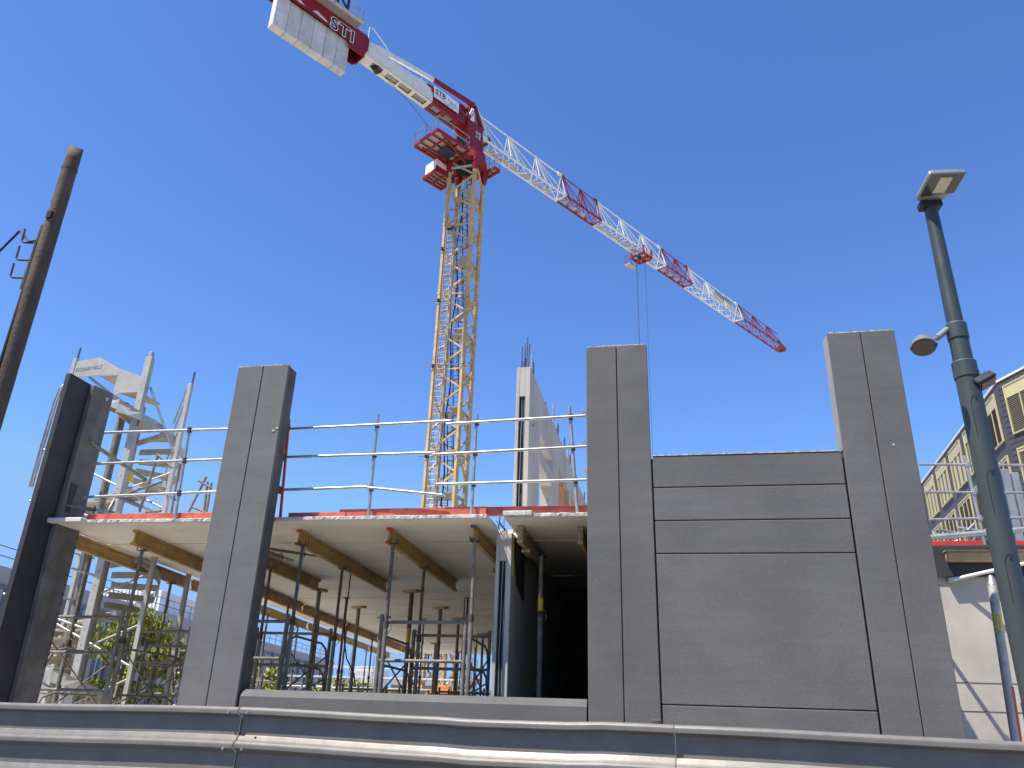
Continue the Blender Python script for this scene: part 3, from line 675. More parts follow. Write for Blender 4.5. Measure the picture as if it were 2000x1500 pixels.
# ================================================================ STAIR TOWER
def stair_tower():
    cxy = V((-11.62, 14.75, 0)); Rr = 1.12
    root = thing('stair_tower', 'galvanised spiral stair tower rising beside the dark corner pillar', 'stair tower', (cxy.x, cxy.y, 0))
    ztop = 8.35
    n0 = P(294.5,697,Y=14.0)
    fr = V((n0.x, 14.0, 0))                                      # front newel post
    MB().bar(fr+V((0,0,.0)), fr+V((.0,0,8.86)), .17, .12, (0,1,0)).build('newel_post', 'stair', root, bevel=.01)
    MB().box(fr.x-.055, fr.x+.055, 13.96, 14.05, 8.861, 9.0).build('newel_cap', 'galv', root, bevel=.02)
    for k in range(28): MB().tube((fr.x, 13.9385, .8+k*.28), (fr.x, 13.945, .8+k*.28), .012, 6).build('bolt_hole', 'hole', root)
    nt_ = P(232,840,Y=14.5)
    MB().tube((nt_.x, 14.5, 0), (nt_.x, 14.5, 8.0), .085, 18).build('newel_post', 'prop', root, smooth=True)
    MB().box(cxy.x+.22, cxy.x+.27, cxy.y-.3, cxy.y-.2, 0, 7.9).build('newel_strip', 'galv', root)
    MB().box(cxy.x+.18, cxy.x+.34, cxy.y-.315, cxy.y-.19, 6.15, 6.42).build('yellow_tag', 'label_yellow', root, bevel=.01)
    posts = []
    for (px, py) in ((150,700), (373,747)):
        pass
    pl = P(148,705,Y=14.3); pr = P(373,750,Y=14.35)
    for (x, y, h) in ((pl.x, 14.3, pl.z+.05), (pr.x, 14.35, pr.z), (pl.x-.1, 16.1, 5.6), (pr.x-.5, 16.4, 5.2)):
        MB().bar((x,y,0), (x,y,h), .10, .08, (0,1,0)).build('corner_post', 'stair', root, bevel=.008)
        MB().tube((x+.03,y,h), (x+.035,y,h+.28), .022, 8).build('post_spigot', 'prop_dark', root)
        posts.append(V((x,y,0)))
    n = 14; rise = .192
    def pt(ang, r, z): return V((cxy.x+r*math.cos(ang), cxy.y+r*math.sin(ang), z))
    steps = 36
    for k in range(steps):
        a0 = math.radians(232) - k*2*math.pi/n*-1; a1 = a0+2*math.pi/n*1.04
        z = 7.9 - k*rise
        if z < .3: break
        tr = MB(); r0, r1 = .2, Rr
        poly = [pt(a0,r0,z), pt(a0,r1,z), pt((a0+a1)/2,r1,z), pt(a1,r1,z), pt(a1,r0,z)]
        tr.prism(poly, (0,0,.03))
        t = tr.build('tread', 'stair_tread', root)
        rs = MB(); rs.prism([pt(a0,r0,z-.10), pt(a0,r1,z-.10), pt(a0,r1,z), pt(a0,r0,z)], (pt(a0+.02,1,0)-pt(a0,1,0)))
        rs.build('nosing', 'stair_tread', t)
        st = MB(); zz0, zz1 = z-.12, z+.15
        q = [pt(a0,r1+.005,zz0+.06), pt((a0+a1)/2,r1+.005,zz0), pt(a1,r1+.005,zz0-.08), pt(a1,r1+.005,zz1-.16), pt((a0+a1)/2,r1+.005,zz1-.06), pt(a0,r1+.005,zz1)]
        w = [p+(p-V((cxy.x,cxy.y,p.z))).normalized()*.012 for p in q]
        st.add(q+w, [(5,4,3,2,1,0),(6,7,8,9,10,11)]+[(i,(i+1)%6,(i+1)%6+6,i+6) for i in range(6)])
        sp = st.build('stringer_plate', 'stair', root)
        if k in (13, 14, 15, 28): 
            mid = (a0+a1)/2; ex = V((-math.sin(mid), math.cos(mid), 0)); 
            out = V((math.cos(mid), math.sin(mid), 0))
            text('lettering', {13:'ESCALI', 14:'B MIL', 15:'LS', 28:'ESCALIB'}[k], 'white', sp, .09, pt(a0+.03, Rr+.02, z-.04)+out*.01, ex, (0,0,1), .003, org=ORG[root.name])
    # landing panel with the lettering, between the left post and the newel
    A = V((pl.x+.03, 14.28, 0)); B = fr+V((-.09,-.03,0)); e = (B-A).normalized(); L = (B-A).length
    zt = P(180,703,Y=14.25).z
    pan = MB(); nn = V((e.y,-e.x,0))
    prof = [(0,zt), (.34*L,zt+.02), (.62*L,zt-.30), (L,zt-.62), (L,zt-.98), (.66*L,zt-.98), (.66*L,zt-.52), (.42*L,zt-.45), (0,zt-.40)]
    pan.prism([A+e*u+V((0,0,w)) for u, w in prof], -nn*.025)
    po = pan.build('landing_panel', 'stair', root)
    text('lettering', 'ESCALIB MILLS', 'crane_grey', po, .135, A+e*.05+nn*.006+V((0,0,zt-.27)), e, (0,0,1), .003, org=ORG[root.name], shear=.15, space=.92)
    MB().prism([A+e*(.4*L)+V((0,0,zt-.46)), A+e*(.68*L)+V((0,0,zt-.53)), A+e*(.66*L)+V((.1,.9,zt-.53)), A+e*(.35*L)+V((.1,.9,zt-.46))], (0,0,.025)).build('landing_plate', 'stair_tread', root)
    MB().prism([B+V((-.5,0,zt-.99)), B+V((0,0,zt-.99)), B+V((.05,.75,zt-.99)), B+V((-.1,.85,zt-.99))], (0,0,.025)).build('landing_plate', 'stair_tread', root)
    # diagonals and guard tubes
    def tb(p, q, r=.022): MB().tube(p, q, r, 10).build('brace', 'galv', root, smooth=True)
    tb(A+V((.45,.02,zt-.42)), B+V((-.35,.5,zt-1.25)), .03)
    C2 = posts[1]
    tb(V((fr.x+.12, 14.05, zt-.85)), V((C2.x-.05, 14.32, zt-2.3)), .026)
    top = pr.z
    for dz in (0, .42, 1.0, 1.5):
        MB().path([V((fr.x-.02,15.3,top-.55-dz)), V((C2.x-.12,14.42,top-.10-dz)), V((C2.x-.04,14.36,top-.05-dz)), V((C2.x-.01,14.34,top-.25-dz))], .02, 8).build('guard_tube', 'galv', root, smooth=True)
    for z0 in (6.5, 5.35, 3.4, 2.3):
        tb(V((posts[0].x-.1, 14.2, z0+.35)), V((C2.x, 14.35, z0-1.0)), .024)
    for z0 in (6.0, 4.9, 3.9, 2.9, 1.9):
        tb(V((posts[2].x, 16.1, z0)), V((posts[0].x, 14.3, z0)), .02)
        tb(V((fr.x,14.02,z0-.2)), V((C2.x,14.35,z0+.3)), .02)
        tb(V((posts[0].x,14.3,z0-.3)), V((fr.x,14.02,z0-.85)), .024)
    for dx in (-.0, .07):
        MB().path([V((pl.x-.13-dx,14.2,6.0)), V((pl.x-.12-dx,14.2,zt-1.0)), V((pl.x-.08-dx,14.2,zt-.72)), V((pl.x,14.28,zt-.45))], .022, 8).build('guard_tube', 'galv', root, smooth=True)
    MB().path([V((fr.x-.02,13.93,5.6)), V((fr.x-.1,13.9,5.3)), V((fr.x-.2,13.9,5.05)), V((fr.x-.5,13.95,5.2))], .02, 8).build('guard_tube', 'galv', root, smooth=True)
    MB().obox((fr.x-.12,13.93,5.1), (.03,0,.0), (0,.01,0), (.02,0,.14)).build('red_tag', 'crane_red', root)
stair_tower()
# stacked brace stands on the slab behind the left pillar
root = thing('brace_stand', 'steel trestle with short tubes standing on the slab by the left pillar', 'trestle', (-8.2, 13.0, ST))
for (a, b) in (((1170,1380),(1310,1100)), ((1290,1380),(1320,1140)), ((1310,1380),(1350,1150)), ((1250,1130),(1350,1190)), ((1200,1340),(1300,1380))):
    p = P(80+a[0]*.2466, 660+a[1]*.2466, Y=13.0); q = P(80+b[0]*.2466, 660+b[1]*.2466, Y=13.0)
    MB().tube(p, q, .024, 10).build('tube', 'prop', root, smooth=True)
root = thing('brace_stand', 'tall steel tube stand leaning behind the guard rail near the corner pillar', 'trestle', (-9.0, 13.2, ST))
for (a, b) in (((780,1380),(930,920)), ((660,1240),(960,1140)), ((830,1380),(950,1370)), ((1030,1390),(1100,1000)), ((920,920),(1040,1030))):
    p = P(80+a[0]*.2466, 660+a[1]*.2466, Y=13.2); q = P(80+b[0]*.2466, 660+b[1]*.2466, Y=13.2)
    MB().tube(p, q, .026, 10).build('tube', 'prop', root, smooth=True)

# ================================================================ TOWER CRANE
CRA = math.radians(90-33.7)
CB = V((-13.69, 46.9, 0))
crane = thing('tower_crane', 'red and white tower crane on a yellow lattice mast', 'crane', CB, rz=CRA)
ORG[crane.name] = V((0,0,0))
CUX = V((math.cos(CRA), math.sin(CRA), 0)); CUY = V((-math.sin(CRA), math.cos(CRA), 0))
def cl(p): d = p-CB; return V((d.dot(CUX), d.dot(CUY), p.z))
def PLy(px, py, ly):
    d = ray(px, py); t = (ly-(CAM-CB).dot(CUY))/d.dot(CUY); return cl(CAM+d*t)
def bld_part(mb, name, m, parent=crane, smooth=False, bevel=0): return mb.build(name, m, parent, smooth, bevel, local=True)
# --- mast (square to the street, so turned back against the jib)
MR = Matrix.Rotation(-CRA+math.radians(-4), 3, 'Z')
def mp(x, y, z): return MR @ V((x, y, 0)) + V((0,0,z))
hw, seclen, nsec, ztopm = 1.0, 5.74, 7, 40.2
sections = []
for sI in range(nsec):
    z0 = sI*seclen; br = MB()
    for (ax, ay, bx, by) in ((-1,-1,1,-1), (1,-1,1,1), (1,1,-1,1), (-1,1,-1,-1)):
        a = lambda t, z: mp(hw*(ax+(bx-ax)*t), hw*(ay+(by-ay)*t), z)
        for k in range(4):
            za, zb = z0+k*seclen/4, z0+(k+1)*seclen/4
            (t0, t1) = (0,1) if k % 2 == 0 else (1,0)
            br.bar(a(t0,za), a(t1,zb), .12, .12)
        br.bar(a(0,z0+.01), a(1,z0+.01), .08, .08)
        br.bar(a(.03,z0+2.1), a(.97,z0+2.1), .03, .03)
    sec = bld_part(br, 'mast_section', 'crane_yellow')
    for (x, y) in ((-1,-1),(1,-1),(1,1),(-1,1)):
        bld_part(MB().bar(mp(x*hw,y*hw,z0), mp(x*hw,y*hw,z0+seclen-.002), .23, .23, (0,1,0)), 'chord', 'crane_yellow', sec)
        bld_part(MB().bar(mp(x*hw,y*hw,z0+.02), mp(x*hw,y*hw,z0+.28), .28, .28, (0,1,0)), 'splice', 'crane_yellow', sec)
    # resting platform and caged ladder
    pz = z0+3.0
    plat = MB(); 
    for (u0,u1,v0,v1) in ((-.92,.92,-.1,.92),(.15,.92,-.92,-.1)):
        plat.add([mp(u0,v0,pz),mp(u1,v0,pz),mp(u1,v1,pz),mp(u0,v1,pz),mp(u0,v0,pz+.06),mp(u1,v0,pz+.06),mp(u1,v1,pz+.06),mp(u0,v1,pz+.06)], [(0,3,2,1),(4,5,6,7),(0,1,5,4),(1,2,6,5),(2,3,7,6),(3,0,4,7)])
    bld_part(plat, 'platform', 'crane_grey', sec)
    lad = MB()
    for sx in (-.2,.2): lad.bar(mp(.2+sx,.55,pz), mp(-.1+sx,.2,pz+seclen-.1), .05, .05)
    for k in range(18):
        t = k/18; c0 = mp(.2-.2-.3*t,.55-.35*t,pz+t*seclen); c1 = mp(.2+.2-.3*t,.55-.35*t,pz+t*seclen); lad.tube(c0, c1, .014, 5)
    for k in range(5):
        t = .25+k*.16; cc = (.2-.3*t, .55-.35*t)
        lad.path([mp(cc[0]+.34*math.cos(q), cc[1]-.05-.6*math.sin(q), pz+t*seclen) for q in [j*math.pi/6 for j in range(7)]], .018, 5)
    for q in (.25,.5,.75):
        lad.tube(mp(.2-.075+.34*math.cos(q*math.pi), .46-.6*math.sin(q*math.pi), pz+.25*seclen), mp(.2-.27+.34*math.cos(q*math.pi), .2-.6*math.sin(q*math.pi), pz+.9*seclen), .014, 5)
    bld_part(lad, 'caged_ladder', 'crane_dark', sec)
# outside ladder mast and its ties
ld = MB(); zl = 33.9
for x in (-.66,-.16):
    for y in (-1.14,-1.5): ld.bar(mp(x,y,0), mp(x,y,zl), .045, .045, (0,1,0))
k = 0
while k*.40 < zl:
    ld.tube(mp(-.66,-1.5,k*.4), mp(-.16,-1.5,k*.4), .022, 5); 
    if k % 2 == 0:
        ld.tube(mp(-.66,-1.14,k*.4), mp(-.66,-1.5,k*.4+.4), .016, 5); ld.tube(mp(-.16,-1.14,k*.4), mp(-.16,-1.5,k*.4+.4), .016, 5); ld.tube(mp(-.66,-1.14,k*.4), mp(-.16,-1.14,k*.4), .018, 5)
    k += 1
lado = bld_part(ld, 'outside_ladder', 'crane_grey')
for z in (32.4, 28.2, 23.2, 16.9, 10.6, 5.0):
    t = MB(); t.tube(mp(-1.55,-1.18,z), mp(1.25,-1.18,z), .028, 8); bld_part(t, 'ladder_tie', 'prop', lado)
    bld_part(MB().bar(mp(-1.0,-1.12,z-.12), mp(-1.0,-1.12,z+.12), .3, .12, (0,1,0)), 'tie_clamp', 'crane_dark', lado)
bld_part(MB().bar(mp(-.72,-1.32,zl), mp(-.10,-1.32,zl), .5, .1), 'ladder_top', 'crane_dark', lado)
# hoist gate hanging in the mast and cable bundle
gate = MB()
for x in (.25,.8): gate.bar(mp(x,-.8,25.6), mp(x,-.8,29.4), .05,.05,(0,1,0))
for z in (25.6,27.0,28.2,29.4): gate.bar(mp(.25,-.8,z), mp(.8,-.8,z), .05, .05)
gate.bar(mp(.25,-.8,26.8), mp(.8,-.8,26.8), .3, .5)
bld_part(gate, 'landing_gate', 'galv')
cb = MB(); cb.path([mp(-.3+.12*math.sin(z*.9), .1, z) for z in [4+i*1.1 for i in range(32)]], .05, 6); bld_part(cb, 'power_cable', 'crane_dark')
bld_part(MB().box(-1.9,1.9,-1.9,1.9,.0,.9), 'base_block', 'ballast', bevel=.04)
# --- slewing ring and turret
ring = MB(); ring.disc((0,0,40.6), 1.55, (0,0,1), .7, 16, 1.42); slew = bld_part(ring, 'slewing_ring', 'crane_red')
bld_part(MB().disc((0,0,41.1), 1.40, (0,0,1), .3, 28), 'ring_gear', 'crane_red', slew)
bld_part(MB().disc((0,0,40.23), 1.0, (0,0,1), .02, 20), 'ring_opening', 'hole', slew)
for (x, y) in ((1,1),(1,-1),(-1,1),(-1,-1)):
    q = mp(x*1.02, y*1.02, 0)
    leg = MB(); leg.add([q+V((0,0,39.2))+V(d) for d in ((-.14,-.14,0),(.14,-.14,0),(.14,.14,0),(-.14,.14,0))]+[q*1.03+V((0,0,40.5))+V(d) for d in ((-.3,-.3,0),(.3,-.3,0),(.3,.3,0),(-.3,.3,0))], [(0,3,2,1),(4,5,6,7),(0,1,5,4),(1,2,6,5),(2,3,7,6),(3,0,4,7)])
    bld_part(leg, 'ring_leg', 'crane_red', slew)
bld_part(MB().tube(mp(-1.0,-1.0,39.6), mp(1.0,-1.0,39.6), .12, 10), 'ring_pipe', 'crane_grey', slew)
tur = MB(); tur.add([(-.85,-.90,41.2),(.85,-.90,41.2),(.85,.90,41.2),(-.85,.90,41.2),(-.80,-.72,44.0),(.80,-.72,44.0),(.80,.72,44.0),(-.80,.72,44.0)], [(0,3,2,1),(4,5,6,7),(0,1,5,4),(1,2,6,5),(2,3,7,6),(3,0,4,7)])
turo = bld_part(tur, 'turret', 'crane_red', bevel=.05)
text('lettering', 'STI', 'white', turo, .66, (-.02,-.845,43.35), (0,.066,-1), (1,0,0), .012, .02)
text('lettering', 'STI', 'crane_red', turo, .66, (-.02,-.85,43.35), (0,.066,-1), (1,0,0), .02, -.012)
# A-frame head
hd = MB()
for y in (-.62,.62):
    hd.bar((-.75,y,44.0), (-.2,y*.6,46.15), .22, .26, (0,1,0)); hd.bar((.8,y,44.0), (.05,y*.6,46.1), .22, .22, (0,1,0)); hd.bar((-.75,y,44.02), (.8,y,44.02), .2, .2)
hd.bar((-.15,-.5,46.15), (-.15,.5,46.15), .26, .3)
heado = bld_part(hd, 'tower_head', 'crane_red')
for dx in (-.35,-.2): bld_part(MB().tube((dx-.35,-.70,44.6),(dx-.05,-.62,45.4),.05,8), 'head_rod', 'white', heado)
bld_part(MB().box(.1,.7,-.35,.35,44.1,45.2), 'head_cabinet', 'crane_grey', heado)
# --- counter jib: box girder with holes in its floor
def girder(x0, x1, holes, m, name):
    zb = lambda x: 43.42 - .028*x
    zt = lambda x: zb(x)+1.12
    mb = MB(); W = .52
    for y in (-W, W):
        mb.prism([(x0,y,zb(x0)),(x1,y,zb(x1)),(x1,y,zt(x1)),(x0,y,zt(x0))], (0,-.03*math.copysign(1,y),0))
    mb.prism([(x0,-W,zt(x0)),(x1,-W,zt(x1)),(x1,W,zt(x1)),(x0,W,zt(x0))], (0,0,.03))
    xs = [x0]+[q for h in holes for q in h]+[x1]
    for i in range(0, len(xs), 2):
        a, b = xs[i], xs[i+1]; mb.prism([(a,-W,zb(a)),(b,-W,zb(b)),(b,W,zb(b)),(a,W,zb(a))], (0,0,.03))
    for a, b in holes:
        for y0, y1 in ((-W,-.26),(.26,W)): mb.prism([(a,y0,zb(a)),(b,y0,zb(b)),(b,y1,zb(b)),(a,y1,zb(a))], (0,0,.03))
    o = bld_part(mb, name, m)
    for a, b in holes:
        gm = MB(); gm.prism([(a,-.3,zb(a)+.12),(b,-.3,zb(b)+.12),(b,.3,zb(b)+.12),(a,.3,zb(a)+.12)], (0,0,.02)); bld_part(gm, 'floor_grating', 'mesh_floor', o)
        for k in range(5):
            xx = a+(b-a)*(k+.5)/5; bld_part(MB().bar((xx,-.29,zb(xx)+.10), (xx,.29,zb(xx)+.10), .04, .04), 'floor_rib', 'crane_grey', o)
    return o
gw = girder(-10.35, -4.2, ((-9.4,-8.5),(-8.1,-7.1),(-6.9,-5.9),(-5.6,-4.5)), 'crane_white', 'counter_jib')
grd = girder(-4.195, -.75, ((-3.9,-3.1),(-2.6,-1.9)), 'crane_red', 'counter_jib')
bld_part(MB().tube((-9.15,-.1,43.6),(-8.75,.1,43.6),.28,12), 'winch', 'crane_dark', gw)
# upper tie plates
def tie(pts, m, par):
    for y in (-.5,.32): bld_part(MB().prism([(x,y,z) for x, z in pts], (0,.16,0)), 'tie_beam', m, par)
tie([(-10.3,44.85),(-9.2,45.22),(-4.2,45.93),(-4.2,45.55),(-8.3,44.95),(-8.6,44.72),(-10.3,44.72)], 'crane_white', gw)
tie([(-4.19,45.93),(-.5,46.25),(-.1,46.1),(-.35,45.75),(-1.0,45.8),(-4.19,45.55)], 'crane_red', grd)
bld_part(MB().bar((-4.4,-.55,44.65),(-1.2,-.55,44.45),.1,.4), 'side_rail', 'crane_red', grd)
for k in range(3): bld_part(MB().path([(-6.6+k*1.2,-.5,44.7),(-6.6+k*1.2,-.5,45.0),(-6.5+k*1.2,-.5,45.02)], .025, 6), 'hook_pin', 'white', gw)
hr = MB()
hr.path([(-10.2,-.5,45.2),(-10.2,-.5,46.2),(-9.9,-.5,46.3),(-8.6,-.5,45.5),(-8.5,-.5,45.3)], .03, 6)
bld_part(hr, 'hand_rail', 'white', gw)
# ballast section
bal = MB(); 
for y in (-.62,.54):
    bal.prism([(-10.35,y,45.2),(-10.15,y,44.95),(-10.15,y,44.0),(-10.5,y,43.2),(-11.6,y,43.25),(-11.75,y,43.75),(-17.6,y,43.85),(-17.6,y,44.6),(-16.8,y,45.2)], (0,.08,0))
bal.box(-17.6,-10.4,-.54,.54,45.02,45.08); bal.box(-10.4,-10.32,-.54,.54,43.3,45.0)
balo = bld_part(bal, 'ballast_frame', 'crane_red')
for k, (xa, xb, zz) in enumerate(((-14.6,-13.4,44.0),(-16.2,-15.2,44.05))):
    bld_part(MB().prism([(xa,-.628,zz+.05),(xa+.3,-.628,zz+.3),(xb-.2,-.628,zz+.1),(xb,-.628,zz-.05),(xb-.3,-.628,zz-.08)], (0,.006,0)), 'frame_opening', 'ballast', balo)
text('lettering', 'STI', 'white', balo, 1.34, (-13.25,-.632,43.78), (1,0,-.01), (0,0,1), .012, .075, space=1.12)
text('lettering', 'STI', 'navy', balo, 1.34, (-13.25,-.636,43.78), (1,0,-.01), (0,0,1), .02, .025, space=1.12)
for k in range(6):
    x1 = -11.45-k*.915
    b = MB(); jit = rnd.uniform(-.02,.02)
    b.prism([(x1,-.32+jit,43.95),(x1,-.32+jit,41.28),(x1,.30+jit,41.28),(x1,.30+jit,43.95)], (-.895,0,0))
    w = bld_part(b, 'ballast_block', 'ballast', bevel=.02)
walk = MB(); walk.box(-18,-11.3,-1.35,-.66,45.02,45.16); wko = bld_part(walk, 'walkway', 'crane_grey')
for x0, x1 in ((-18,-15.9),(-15.85,-13.6),(-13.55,-11.3)): bld_part(MB().disc(((x0+x1)/2,-1.36,45.1), .14, (1,0,0), x1-x0, 12), 'walkway_tube', 'mesh_floor', wko)
rr = MB()
for x in (-17.5,-16,-14.5,-13.0,-11.7,-11.3): rr.tube((x,-1.36,45.16),(x,-1.36,46.3),.03,6)
for z in (45.6,46.0,46.3): rr.tube((-18,-1.36,z),(-11.3,-1.36,z),.025,6)
for x in (-11.3,): 
    for z in (45.6,46.3): rr.tube((x,-1.36,z),(x+.4,-.7,z-.1),.025,6)
rr.tube((-10.9,-.6,45.1),(-10.9,-.6,46.0),.03,6); rr.tube((-11.3,-.7,46.2),(-9.9,-.55,46.15),.025,6); rr.tube((-11.3,-.7,45.65),(-10.2,-.55,45.6),.022,6)
bld_part(rr, 'hand_rail', 'galv', wko)
text('lettering', 'AIN', 'navy', wko, 1.45, (-14.85,-1.40,45.18), (1,0,0), (0,0,1), .03, .03)
# maker banner on the counter jib
ba, bb = PLy(849,169,-.62), PLy(897,205,-.62)
ban = MB().box(-4.2,-1.75,-.64,-.615,44.0,45.0); bano = bld_part(ban, 'banner', 'white')
text('lettering', 'STB', 'navy', bano, .62, (-4.1,-.646,44.42), (1,0,0), (0,0,1), .008, .012)
for k in range(4): bld_part(MB().box(-2.72,-2.0+.08*(k%2),-.648,-.641,44.55-.1*k,44.59-.1*k), 'lettering', 'crane_grey', bano)
bld_part(MB().box(-2.86,-2.80,-.648,-.641,44.62,44.70), 'lettering', 'navy', bano); bld_part(MB().box(-2.86,-2.80,-.648,-.641,44.48,44.56), 'lettering', 'navy', bano)
text('lettering', 'SAS', 'crane_grey', bano, .2, (-2.55,-.646,44.06), (1,0,0), (0,0,1), .008, space=1.4)
bld_part(MB().path([(-4.1,-.65,44.32),(-3.7,-.65,44.36),(-3.2,-.65,44.2),(-2.7,-.65,44.05)], .02, 5), 'banner_stroke', 'navy', bano)
# --- machinery platform and cabinet behind the mast
def grate_platform(x0, x1, y0, y1, z, name, nx, ny, rails=True):
    fr = MB()
    for y in (y0, y1): fr.bar((x0,y,z), (x1,y,z), .14, .2)
    for x in (x0, x1): fr.bar((x,y0,z), (x,y1,z), .14, .2)
    for i in range(1, nx): xx = x0+(x1-x0)*i/nx; fr.bar((xx,y0,z-.02), (xx,y1,z-.02), .09, .12)
    for i in range(1, ny): yy = y0+(y1-y0)*i/ny; fr.bar((x0,yy,z-.03), (x1,yy,z-.03), .08, .12)
    o = bld_part(fr, name, 'crane_red')
    bld_part(MB().box(x0,x1,y0,y1,z+.07,z+.1), 'grating', 'mesh_floor', o)
    if rails:
        r = MB(); cs = [(x0,y0),(x1,y0),(x1,y1),(x0,y1)]
        for i in range(4):
            a, b = cs[i], cs[(i+1)%4]
            for k in range(3): t = k/2; r.tube((a[0]+(b[0]-a[0])*t, a[1]+(b[1]-a[1])*t, z+.1), (a[0]+(b[0]-a[0])*t, a[1]+(b[1]-a[1])*t, z+1.25), .028, 6)
            for zz in (.65, 1.25): r.tube((a[0],a[1],z+zz), (b[0],b[1],z+zz), .026, 6)
        bld_part(r, 'hand_rail', 'galv', o)
    return o
mpz = 40.1
mpo = grate_platform(-4.45, -1.4, -1.75, .85, mpz, 'machinery_platform', 3, 4)
bld_part(MB().disc((-1.9,-.9,40.75), .45, (0,1,0), .9, 14), 'winch_drum', 'crane_dark', mpo)
bld_part(MB().box(-3.9,-3.3,-.2,.3,40.22,41.1), 'control_box', 'back_white', mpo, bevel=.03)
bld_part(MB().box(-2.6,-1.7,.2,.8,40.22,41.0), 'motor', 'crane_grey', mpo, bevel=.05)
bld_part(MB().box(-3.0,-1.9,-1.0,.0,39.92,40.0), 'floor_hatch', 'crane_dark', mpo)
for y in (-1.6,.6): bld_part(MB().bar((-3.9,y,40.2), (-.9,y*.55,39.7), .14, .16), 'bracket', 'crane_red', mpo)
cbo = grate_platform(-2.6, -.8, .45, 1.95, 38.8, 'cabinet_platform', 2, 4, False)
bld_part(MB().box(-2.55,-.9,.5,1.85,38.91,39.95), 'cabinet', 'back_white', cbo, bevel=.05)
bld_part(MB().box(-2.62,-.78,.43,.5,38.85,39.25), 'skirt', 'crane_red', cbo)
sp = grate_platform(1.45, 2.0, -1.5, -.3, 40.35, 'side_platform', 1, 2)
bld_part(MB().path([(-8.9,-.1,43.5),(-6.0,-.4,42.2),(-3.6,-.6,40.6)], .02, 5), 'stay_rope', 'rope')
# --- jib
BW, ZJ = .55, 43.4
def ztop(x): return 45.98-.0145*x
bounds = [(.75,10.9,'crane_white'), (10.9,15.85,'crane_red'), (15.85,26.0,'crane_white'), (26.0,30.8,'crane_red'), (30.8,41.0,'crane_white'), (41.0,51.0,'crane_red')]
for bi, (a, b, m) in enumerate(bounds):
    a2, b2 = a+.01, b-.01
    n = max(2, round((b-a)/3.35) if (b-a) > 6 else 2)
    if bi == 5: n = 3
    tips = [a2+(b2-a2)*(k)/n for k in range(n+1)]
    br = MB()
    last = bi == 5
    zt2 = lambda x: ztop(x) if not last else ztop(x) - max(0, (x-50.2))*2.6
    for k in range(n):
        t0, t1 = tips[k], tips[k+1]
        apex = V((t0, 0, zt2(t0)))
        for s in (-1, 1):
            for j in (0, .25, .55, 1.0):
                br.tube(apex, V((t0+(t1-t0)*j, s*BW, ZJ)), .042 if j in (0,1.0) else .03, 6)
        m4 = 4
        for j in range(m4):
            xa, xb = t0+(t1-t0)*j/m4, t0+(t1-t0)*(j+1)/m4; s = 1 if j % 2 else -1
            br.tube((xa,-s*BW,ZJ), (xb,s*BW,ZJ), .028, 6); 
            if j % 2 == 0: br.tube((xa,-BW,ZJ), (xa,BW,ZJ), .028, 6)
    br.tube((b2-.05,-BW,ZJ), (b2-.05,BW,ZJ), .065, 6)
    for s in (-1,1): br.tube((b2-.05,s*BW,ZJ), (b2-.05,0,zt2(b2)-.05), .045, 6)
    so = bld_part(br, 'jib_section', m)
    for s in (-1,1): bld_part(MB().bar((a2,s*BW,ZJ), (b2,s*BW,ZJ), .13, .13), 'chord', m, so)
    if last: bld_part(MB().tube((a2,0,ztop(a2)), (50.3,0,ztop(50.3)), .055, 8), 'chord', m, so)
    else: bld_part(MB().tube((a2,0,ztop(a2)), (b2,0,ztop(b2)), .055, 8), 'chord', m, so)
    bld_part(MB().bar((b2-.5,0,zt2(b2-.5)+.03), (b2,0,zt2(b2)+.03), .16, .26), 'joint_plate', m, so)
    bld_part(MB().bar((a2,0,ztop(a2)+.0), (a2+.35,0,ztop(a2)-.1), .14, .3), 'joint_plate', m, so)
    if bi < 4:
        wk = MB(); ns = int((b-a)/1.3)
        for k in range(ns):
            xa = a+.2+k*1.3; wk.box(xa, xa+1.02, .02, .42, ZJ+.07, ZJ+.10)
        bld_part(wk, 'walkway_grating', 'mesh_floor', so)
    if bi == 4:
        bld_part(MB().box(35.6,39.3,-.25,.25,44.35,45.0), 'jib_winch_box', 'crane_grey', so, bevel=.05)
bld_part(MB().box(49.9,51.2,-.56,.56,43.3,43.36), 'tip_plate', 'crane_red')
tp = MB()
for s in (-1,1): tp.bar((51.0,s*BW,ZJ), (51.35,s*.2,ZJ-.05), .12,.14)
tp.bar((51.35,-.35,ZJ-.05),(51.35,.35,ZJ-.05),.14,.16); bld_part(tp, 'tip_frame', 'crane_red')
# jib root
rt = MB()
for s in (-1,1): rt.bar((.2,s*.6,43.35), (1.2,s*BW,ZJ), .3, .3)
rt.bar((.1,0,45.95),(.8,0,ztop(.8)),.35,.35); bld_part(rt, 'jib_root', 'crane_white')
bld_part(MB().disc((1.6,0,43.75), .35, (0,1,0), .8, 14), 'root_winch', 'crane_dark')
